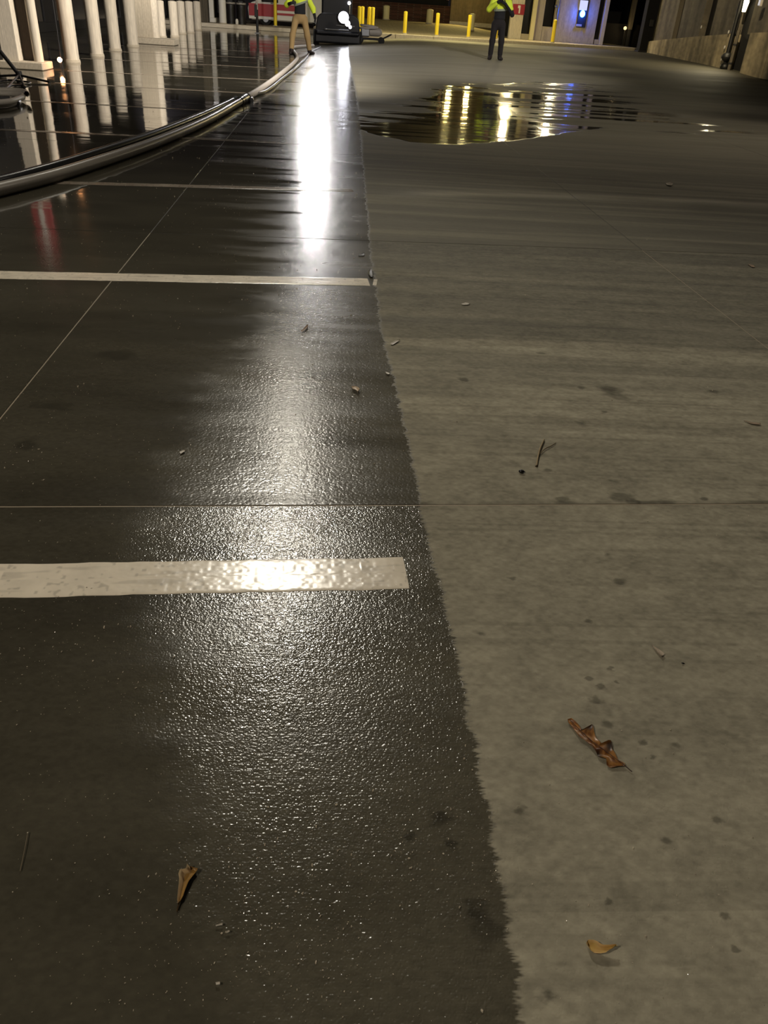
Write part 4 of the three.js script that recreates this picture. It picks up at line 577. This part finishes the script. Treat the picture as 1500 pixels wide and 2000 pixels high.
  if (o.longL) jb.push([J.elL, lerp3(J.elL, J.wrL, o.longL), 0.075, 0.06]); if (o.longR) jb.push([J.elR, lerp3(J.elR, J.wrR, o.longR), 0.075, 0.06]);
  const cutJ = (x, y, z) => Math.max(Math.abs(x) < 0.24 ? hem + o.hemTilt * x - y : -1, y - J.neck[1] - 0.02);
  const jacket = blob(jb, 0.013, P.hivis, 'jacket', t, 0.045, cutJ);
  const band = (y0, y1, grow) => blob(jb.map(([a, b2, r1, r2, q]) => [a, b2, r1 + grow, r2 + grow, q]), 0.012, P.reflective, 'reflective_band', jacket, 0.045, (x, y, z) => Math.max(cutJ(x, y, z), y0 + o.hemTilt * x - y, y - y1 - o.hemTilt * x, Math.abs(x) - 0.25));
  band(hem + 0.0, hem + 0.06, 0.006);
  blob(jb.slice(0, 2).map(([a, b2, r1, r2, q]) => [a, b2, r1 + 0.006, r2 + 0.006, q]), 0.012, P.reflective, 'reflective_band', jacket, 0.045, (x, y, z) => Math.max(cutJ(x, y, z), Math.abs(Math.abs(x) - 0.12) - 0.025));
  for (const [n, s] of [['L', -1], ['R', 1]]) {
    const w = J['wr' + n], e = J['el' + n]; blob([[lerp3(e, w, n === 'L' ? (o.longL || 0.02) * 0.9 : (o.longR || 0.02) * 0.9), w, 0.05, 0.04], [w, add3(w, o['hand' + n].map((v) => v * 0.02)), 0.036, 0.03]], 0.008, o.sleeve, 'sleeve', t, 0.02);
    blob(hand(w, o['hand' + n], o['palm' + n], o['thumb' + n], o.curl), 0.005, P.glove, 'glove', t, 0.012);
  }
  blob([[h(0, 0.1, -0.02), h(0, 0.12, -0.015), 0.118, 0.112]], 0.009, o.hat, 'hard_hat', t, 0.02, (x, y, z) => 0.085 - (y - H[1])); mesh('hat_brim', new THREE.CylinderGeometry(0.128, 0.132, 0.012, 30).scale(1, 1, 1.12).translate(...h(0, 0.09, 0.0)), o.hat, t);
  return t;
}
{
  const p1 = atZ(586, 108, -28.3);
  person({ label: 'worker in tan trousers and yellow-green jacket holding one hand at the waist', pos: [p1.x, 0, -28.3], turn: 0, trousers: M.khaki, sleeve: M.shirt, hat: M.white, hem: 1.30, hemTilt: 0.35, bootTop: 0.45, bootR: 0.072, shirtDrop: 0.02, longR: 0.35, longL: 0.3, curl: 0.55,
    J: { hipL: [-0.13, 0.93, 0], kneeL: [-0.22, 0.5, 0.2], ankleL: [-0.25, 0.09, 0.36], toeL: [-0.27, 0.04, 0.56], hipR: [0.13, 0.94, 0], kneeR: [0.23, 0.5, 0.02], ankleR: [0.3, 0.09, -0.06], toeR: [0.42, 0.04, 0.08], pelvis: [0, 0.97, 0], waist: [0, 1.08, 0], chest: [0.0, 1.4, 0], neck: [0, 1.58, 0], head: [0, 1.72, 0.02], shL: [-0.22, 1.5, 0], elL: [-0.4, 1.28, 0.0], wrL: [-0.25, 1.33, 0.22], shR: [0.22, 1.5, 0], elR: [0.4, 1.22, 0.02], wrR: [0.47, 0.98, 0.06] },
    handL: [0.9, 0.1, 0.1], palmL: [0, 0, -1], thumbL: 1, handR: [0.05, -1, 0.05], palmR: [-1, 0, 0.2], thumbR: 1 });
  const z2 = -27.6, p2 = atZ(966, 115, z2), y2 = rise(p2.x, z2);
  person({ label: 'worker in dark trousers with short yellow-green jacket and bent arms by the bollards', pos: [p2.x, y2, z2], turn: -0.1, trousers: M.pants, sleeve: M.shirt, hat: M.nearBlack, hem: 1.27, hemTilt: 0.08, bootTop: 0.6, bootR: 0.06, shirtDrop: 0.0, longL: 0.8, capR: 0.55, curl: 0.7,
    J: { hipL: [-0.11, 0.93, 0], kneeL: [-0.135, 0.5, 0.03], ankleL: [-0.15, 0.09, 0.0], toeL: [-0.19, 0.04, 0.18], hipR: [0.11, 0.93, 0], kneeR: [0.14, 0.5, 0.03], ankleR: [0.15, 0.09, 0.0], toeR: [0.2, 0.04, 0.17], pelvis: [0, 0.97, 0], waist: [0, 1.07, 0], chest: [0.0, 1.4, 0], neck: [0, 1.58, 0], head: [0, 1.72, 0.02], shL: [-0.22, 1.5, 0], elL: [-0.34, 1.3, 0.06], wrL: [-0.1, 1.5, 0.25], shR: [0.22, 1.5, 0], elR: [0.37, 1.2, 0.04], wrR: [0.11, 1.46, 0.27] },
    handL: [0.75, 0.3, 0.3], palmL: [0, 0.3, -1], thumbL: 1, handR: [-0.75, 0.35, 0.3], palmR: [0, 0.3, -1], thumbR: -1 });
}

// ------------------------------------------------------------------ litter on the deck
function leafGrid(outline, A, B, n, m, lift, thick, tint) {   // outline, A (one end), B (other end): ground points; lift(s, c) in metres
  const c0 = outline.reduce((a, p) => a.add(p), V(0, 0, 0)).multiplyScalar(1 / outline.length), U = B.clone().sub(A), L = U.length(); U.normalize(); const S = V(-U.z, 0, U.x);
  const loc = outline.map((p) => { const d = p.clone().sub(A); return [d.dot(U), d.dot(S)]; }), lo = Math.min(...loc.map((p) => p[0])) + 1e-5, hi = Math.max(...loc.map((p) => p[0])) - 1e-5;
  const pos = [], col = [], idx = [];
  for (let side = 0; side < 2; side++) for (let i = 0; i <= n; i++) {
    const s = mix(lo, hi, i / n); let a = 9, b = -9;
    for (let k = 0; k < loc.length; k++) { const p = loc[k], q = loc[(k + 1) % loc.length]; if ((p[0] - s) * (q[0] - s) <= 0 && p[0] !== q[0]) { const y = mix(p[1], q[1], (s - p[0]) / (q[0] - p[0])); a = Math.min(a, y); b = Math.max(b, y); } }
    for (let j = 0; j <= m; j++) { const c = (j / m) * 2 - 1, y = mix(a, b, j / m), p = A.clone().addScaledVector(U, s).addScaledVector(S, y).sub(c0), h = lift(i / n, c, s, y) + thick * (1 - side); pos.push(p.x, h, p.z); const t = tint(i / n, c); col.push(...t); }
  }
  const W = m + 1, N = (n + 1) * W;
  for (let i = 0; i < n; i++) for (let j = 0; j < m; j++) { const a = i * W + j, b = a + 1, c = a + W, d = c + 1; idx.push(a, b, d, a, d, c, N + a, N + d, N + b, N + a, N + c, N + d); }
  for (let i = 0; i < n; i++) for (const j of [0, m]) { const a = i * W + j, b = a + W; idx.push(a, b, N + b, a, N + b, N + a); }
  for (let j = 0; j < m; j++) for (const i of [0, n]) { const a = i * W + j, b = a + 1; idx.push(a, b, N + b, a, N + b, N + a); }
  const g = new THREE.BufferGeometry(); g.setAttribute('position', new THREE.Float32BufferAttribute(pos, 3)); g.setAttribute('color', new THREE.Float32BufferAttribute(col, 3)); g.setIndex(idx); g.computeVertexNormals();
  if (g.attributes.normal.getY(((n >> 1) * W) + (m >> 1)) < 0) { for (let i = 0; i < idx.length; i += 3) [idx[i], idx[i + 1]] = [idx[i + 1], idx[i]]; g.setIndex(idx); g.computeVertexNormals(); }
  return [g, c0];
}
const zoomed = (pts, ox, oy, k) => pts.map(([x, y]) => ground(ox + x / k, oy + y / k));
const leafMat = (rough, o = {}) => new THREE.MeshPhysicalMaterial({ vertexColors: true, roughness: rough, side: THREE.DoubleSide, transmission: 0.12, thickness: 0, ...o });
const leafWet = leafMat(0.3), leafDry = leafMat(0.6), chipMat = leafMat(0.45);
function leaf(name, label, category, pts, ax, bx, o) {
  const [g, c] = leafGrid(pts, ax, bx, o.n || 26, o.m || 8, o.lift, o.thick || 0.0005, o.tint), t = thing(name, label, category, [c.x, c.y + 0.0012, c.z]);
  mesh(o.part || 'blade', g, o.mat, t); if (o.extra) o.extra(t, c); return t;
}
const tone = (a, b) => (s, c, k = fbm(s * 9, c * 4 + 3, 3)) => { const t = smooth(0.3, 0.7, k); return [mix(a[0], b[0], t), mix(a[1], b[1], t), mix(a[2], b[2], t)]; };
{ // oak leaf on the dry side
  const Z = (p) => zoomed(p, 1090, 1390, 9.375), out = Z([[170, 165], [230, 140], [290, 190], [370, 275], [430, 365], [490, 372], [545, 335], [590, 265], [625, 275], [645, 400], [690, 520], [760, 610], [850, 650], [885, 560], [960, 555], [985, 640], [975, 730], [1040, 820], [1090, 900], [1210, 985], [1215, 1025], [1080, 1030], [960, 1055], [880, 1010], [865, 900], [720, 850], [690, 770], [600, 670], [490, 560], [380, 500], [330, 420], [240, 300], [170, 210]]);
  const [a, b] = Z([[170, 150], [1225, 1020]]);
  leaf('oak_leaf', 'large brown oak leaf with lobes lying on the dry pale concrete', 'leaf', out, a, b, { n: 56, m: 10, mat: leafWet, thick: 0.0006,
    lift: (s, c) => 0.0012 + 0.0034 * c * c * (0.4 + 0.6 * Math.sin(s * 13 + 1) ** 2) + 0.0022 * Math.sin(s * 3) + 0.0008 * Math.sin(s * 31 + c * 3), tint: (s, c) => { const k = fbm(s * 13, c * 3 + 2, 3), d = Math.max(smooth(0.07, 0, Math.abs(s - 0.28)) * smooth(0.2, -0.4, c), smooth(0.1, 0.02, Math.abs(s - 0.66)) * smooth(0.1, 0.6, Math.abs(c - 0.2))), t = smooth(0.35, 0.65, k); const base = [mix(0.13, 0.34, t), mix(0.045, 0.16, t), mix(0.01, 0.045, t)]; return base.map((v, i) => v * (1 - 0.85 * d) * (s < 0.2 ? 1.4 : 1)); },
    extra: (t, c) => { const P = Z([[1180, 985], [1250, 1040], [1345, 1115]]).map((p, i) => p.sub(c).setY(0.004 - 0.001 * i)); mesh('stem', tube(P, 0.0012, 14, 8), std(0x2e1a0c, 0.5), t); const R = Z([[210, 190], [420, 400], [640, 600], [840, 740], [1050, 900], [1180, 985]]).map((p) => p.sub(c).setY(0.0055)); mesh('midrib', tube(R, 0.0008, 30, 6), std(0x3a1d0c, 0.5), t); } });
}
const RIM = 1;   // sign of the rim that faces right in the leaf's own grid
{ // curled leaf on the wet side, right rim lifted
  const Z = (p) => zoomed(p, 330, 1680, 10.71), out = Z([[395, 175], [455, 190], [515, 240], [560, 235], [612, 212], [600, 270], [510, 385], [425, 490], [385, 580], [350, 670], [300, 820], [240, 920], [195, 960], [180, 880], [195, 740], [220, 560], [228, 470], [212, 380], [245, 290], [330, 310], [380, 250]]);
  const [a, b] = Z([[500, 170], [170, 1080]]);
  leaf('curled_leaf', 'tan curled leaf with lifted edge lying alone on the dark wet concrete', 'leaf', out, a, b, { n: 34, m: 12, mat: leafMat(0.28), thick: 0.0006,
    lift: (s, c, ls, y) => 0.002 + 0.014 * smooth(0.1, 1, RIM * c) * (1 - 0.6 * s) + 0.006 * smooth(0.6, 1, -RIM * c), tint: (s, c) => { const k = fbm(s * 8, c * 3, 3), r = smooth(0.1, 0.5, RIM * c); return [mix(0.30, 0.86, r) * (0.75 + 0.5 * k), mix(0.17, 0.66, r) * (0.75 + 0.5 * k), mix(0.045, 0.38, r) * (0.75 + 0.5 * k)]; },
    extra: (t, c) => { const P = Z([[225, 900], [200, 980], [168, 1095]]).map((p, i) => p.sub(c).setY(0.004 - 0.0012 * i)); mesh('stem', tube(P, 0.0011, 12, 8), std(0x4a3820, 0.35), t); const drop = (x, y, r) => mesh('water_drop', new THREE.SphereGeometry(r, 12, 8), new THREE.MeshPhysicalMaterial({ color: 0xffffff, roughness: 0.02, transmission: 1, thickness: 0.01, ior: 1.33 }), t).position.copy(Z([[x, y]])[0].sub(c).setY(0.007)); drop(218, 385, 0.0012); drop(218, 560, 0.0011); drop(198, 760, 0.0011); drop(425, 195, 0.0014); } });
}

{ // yellow leaf
  const Z = (p) => zoomed(p, 1120, 1820, 13.636), out = Z([[330, 330], [362, 280], [500, 288], [600, 330], [680, 400], [760, 440], [900, 458], [1085, 468], [1000, 560], [900, 595], [820, 650], [680, 662], [520, 640], [420, 560], [350, 420]]), [a, b] = Z([[330, 340], [1090, 475]]);
  leaf('yellow_leaf', 'small cupped yellow leaf at the bottom of the dry pale concrete', 'leaf', out, a, b, { n: 26, m: 10, mat: leafDry, lift: (s, c) => 0.002 + 0.009 * s * s + 0.006 * c * c, tint: (s, c) => { const k = fbm(s * 7, c * 3 + 8, 3), e = smooth(0.6, 1, Math.abs(c)); return [0.50 + 0.2 * e + 0.1 * (k - 0.5), 0.31 + 0.16 * e + 0.12 * (k - 0.5), 0.075 + 0.12 * e]; },
    extra: (t, c) => { const P = Z([[1000, 505], [1060, 480], [1120, 475]]).map((p) => p.sub(c).setY(0.012)); mesh('stem', tube(P, 0.0008, 10, 6), std(0xb39a55, 0.6), t); } });
}
{ // smaller pieces
  const brown = tone([0.16, 0.10, 0.045], [0.30, 0.20, 0.10]), tan = tone([0.42, 0.30, 0.18], [0.62, 0.48, 0.32]), black = tone([0.006, 0.005, 0.004], [0.014, 0.011, 0.009]), pale = tone([0.45, 0.41, 0.34], [0.62, 0.57, 0.48]);
  const bit = (name, label, cat, ox, oy, k, pts, ends, tint, up, mat = chipMat, n = 14) => { const o = zoomed(pts, ox, oy, k), [a, b] = zoomed(ends, ox, oy, k); return leaf(name, label, cat, o, a, b, { n, m: 6, mat, tint, lift: (s, c) => 0.0015 + up * (0.3 + 0.7 * c * c) * (0.4 + 0.6 * s), thick: 0.0008 }); };
  bit('small_leaf', 'small brown leaf lying in the bright glare streak', 'leaf', 560, 600, 6.25, [[170, 300], [205, 275], [240, 240], [262, 228], [258, 262], [225, 292], [185, 318]], [[172, 312], [264, 232]], brown, 0.006);
  bit('small_leaf', 'small tan leaf tipped up with a dark underside by the wet edge', 'leaf', 560, 600, 6.25, [[790, 985], [830, 985], [872, 1005], [888, 1030], [868, 1066], [835, 1040], [800, 1022]], [[790, 990], [885, 1045]], tan, 0.012);
  bit('leaf_scrap', 'pale leaf scrap at the top of the dry patch by the wet edge', 'leaf', 560, 600, 6.25, [[1265, 450], [1310, 430], [1340, 418], [1382, 412], [1350, 438], [1300, 468], [1272, 468]], [[1266, 460], [1382, 414]], pale, 0.005);
  bit('leaf_scrap', 'tiny pale scrap lying right on the wet edge', 'leaf', 560, 600, 6.25, [[1205, 800], [1235, 812], [1258, 825], [1240, 838], [1212, 825]], [[1205, 808], [1258, 832]], pale, 0.004);
  bit('dark_scrap', 'flat black scrap lying above the torn end of the bay line', 'debris', 680, 470, 18.75, [[360, 572], [400, 540], [470, 515], [530, 478], [580, 462], [606, 500], [592, 560], [540, 575], [480, 570], [420, 578]], [[362, 575], [606, 500]], black, 0.004);
  bit('dark_scrap', 'ragged black scrap touching the torn end of the bay line', 'debris', 680, 470, 18.75, [[715, 1215], [755, 1110], [800, 1085], [860, 1110], [870, 1220], [895, 1320], [882, 1390], [815, 1375], [755, 1300]], [[790, 1088], [850, 1390]], black, 0.006);
  bit('leaf_scrap', 'thin pale scrap out on the brown damp concrete', 'leaf', 750, 400, 2, [[300, 390], [318, 386], [336, 390], [326, 394], [308, 394]], [[300, 391], [336, 390]], pale, 0.004);
  bit('leaf_scrap', 'pale pointed scrap up the dry concrete from the brown oak leaf', 'leaf', 1220, 1220, 9.375, [[490, 395], [560, 440], [640, 495], [700, 545], [720, 580], [665, 612], [625, 575], [560, 500]], [[490, 395], [700, 605]], tone([0.30, 0.24, 0.17], [0.46, 0.38, 0.28]), 0.004, leafDry);
  bit('leaf_scrap', 'dark thin scrap lying near the right edge on the damp band', 'leaf', 1440, 810, 2, [[24, 26], [52, 32], [90, 38], [88, 44], [54, 40]], [[24, 28], [90, 41]], brown, 0.003);
  bit('leaf_scrap', 'brown scrap lying beyond the right joint below the pale residue band', 'leaf', 1430, 500, 4, [[120, 68], [160, 76], [178, 92], [150, 94]], [[120, 70], [178, 92]], brown, 0.004);
  bit('leaf_scrap', 'pale scrap alone below the lamp reflections on the far right', 'leaf', 1296, 350, 3, [[10, 26], [34, 22], [56, 34], [44, 46], [18, 40]], [[10, 30], [56, 38]], tone([0.2, 0.17, 0.12], [0.32, 0.27, 0.2]), 0.012);
  bit('paper_scrap', 'larger of two pale scraps below the curled leaf', 'debris', 330, 1680, 10.71, [[975, 1385], [1040, 1372], [1110, 1352], [1130, 1350], [1122, 1392], [1050, 1402], [985, 1410]], [[970, 1398], [1130, 1370]], pale, 0.003);
  bit('paper_scrap', 'smaller of two pale scraps below the curled leaf', 'debris', 330, 1680, 10.71, [[1185, 1550], [1215, 1515], [1270, 1500], [1280, 1530], [1230, 1548]], [[1185, 1550], [1280, 1512]], pale, 0.003);
  bit('paper_scrap', 'tiny pale scrap near the bottom centre of the wet concrete', 'debris', 0, 1450, 2, [[842, 942], [860, 942], [860, 952], [844, 952]], [[842, 947], [862, 947]], pale, 0.003);
  bit('paper_scrap', 'pale bent scrap left of the glare, above the wide near bay line', 'debris', 0, 400, 2, [[702, 970], [722, 962], [724, 968], [706, 978]], [[702, 974], [724, 965]], pale, 0.004);
  const seed = (px, py, rx, rz, turn, label) => { const g = ground(px, py), t = thing('seed', label, 'seed', [g.x, 0.0015, g.z], turn); mesh('shell', new THREE.SphereGeometry(1, 20, 14).scale(rx, Math.min(rx, rz) * 0.75, rz).translate(0, Math.min(rx, rz) * 0.7, 0), std(0x080705, 0.35), t); mesh('stub', new THREE.ConeGeometry(rz * 0.3, rx * 0.6, 10).rotateZ(-Math.PI / 2).translate(rx * 1.15, rz * 0.6, 0), std(0x0d0a07, 0.5), t); };
  seed(1018, 924, 0.0105, 0.0085, -0.1, 'black oval seed beside the forked twig on the dry concrete'); seed(1333, 1297, 0.0042, 0.0024, -0.45, 'tiny black seed below the pale pointed scrap');
  const P = (list, o) => list.map(([x, y, h]) => { const g = ground(x, y); return V(g.x - o.x, h, g.z - o.z); }), o = ground(1050, 890);
  const tw = thing('twig', 'forked brown twig on the dry concrete near the black seed', 'twig', [o.x, 0.001, o.z]);
  mesh('main_stem', tube(P([[1047.5, 912, 0.004], [1050, 896, 0.005], [1054, 880, 0.006], [1062, 861, 0.004]], o), 0.0032, 26, 8), std(0x8d7c58, 0.7), tw); mesh('branch', tube(P([[1053, 890, 0.005], [1064, 879, 0.005], [1074, 874, 0.004], [1085, 867, 0.003]], o), 0.0017, 22, 8), std(0x6b5a3a, 0.7), tw); mesh('broken_end', new THREE.ConeGeometry(0.006, 0.016, 10).rotateX(0.5).translate(...P([[1048, 912, 0.004]], o)[0].toArray()), std(0x4a3d27, 0.8), tw);
  const so = ground(48, 1665), st = thing('straw', 'thin straw lying near the lower left edge of the wet concrete', 'straw', [so.x, 0.001, so.z]); mesh('stalk', tube(P([[55, 1629, 0.003], [49, 1662, 0.003], [40, 1703, 0.002]], so), 0.0008, 16, 6), std(0x6b604a, 0.5), st); mesh('head', new THREE.SphereGeometry(0.0016, 10, 8).translate(...P([[55, 1629, 0.003]], so)[0].toArray()), std(0xb8b09c, 0.4), st);
}
{ // sand grains washed loose: far too many to count
  const r = rng(5), list = [];
  while (list.length < 3600) { const px = r() * 1500, py = 150 + Math.pow(r(), 0.8) * 1850, g = ground(px, py); const wet = g.x < washEdge(g.z); if (!wet && r() > 0.12) continue; if (fbm(g.x * 1.6, g.z * 2 + 4, 3) + 0.25 * (r() - 0.5) < 0.5 && r() > 0.12) continue; const d = Math.hypot(g.x, g.z); list.push([g, (0.0005 + 0.0011 * r() * r() + (r() > 0.97 ? 0.0012 : 0)) * mix(1, 3.0, clamp((d - 1) / 9)), r()]); }
  const im = new THREE.InstancedMesh(new THREE.DodecahedronGeometry(1, 0), std(0xcfc6b6, 0.12), list.length), m = new THREE.Matrix4(), q = new THREE.Quaternion(), e = new THREE.Euler(), c = new THREE.Color();
  list.forEach(([g, s, k], i) => { e.set(k * 9, k * 17, k * 5); m.compose(V(g.x, g.y + s * 0.5, g.z), q.setFromEuler(e), V(s * (1 + k), s * 0.8, s)); im.setMatrixAt(i, m); const v = 0.55 + 0.45 * k; im.setColorAt(i, c.setRGB(v, v * 0.97, v * 0.9)); });
  im.name = 'sand_grit'; im.userData = { kind: 'stuff', label: 'loose sand grains scattered over the wet concrete', category: 'grit' }; im.castShadow = im.receiveShadow = true; scene.add(im);
}
renderer.render(scene, camera);
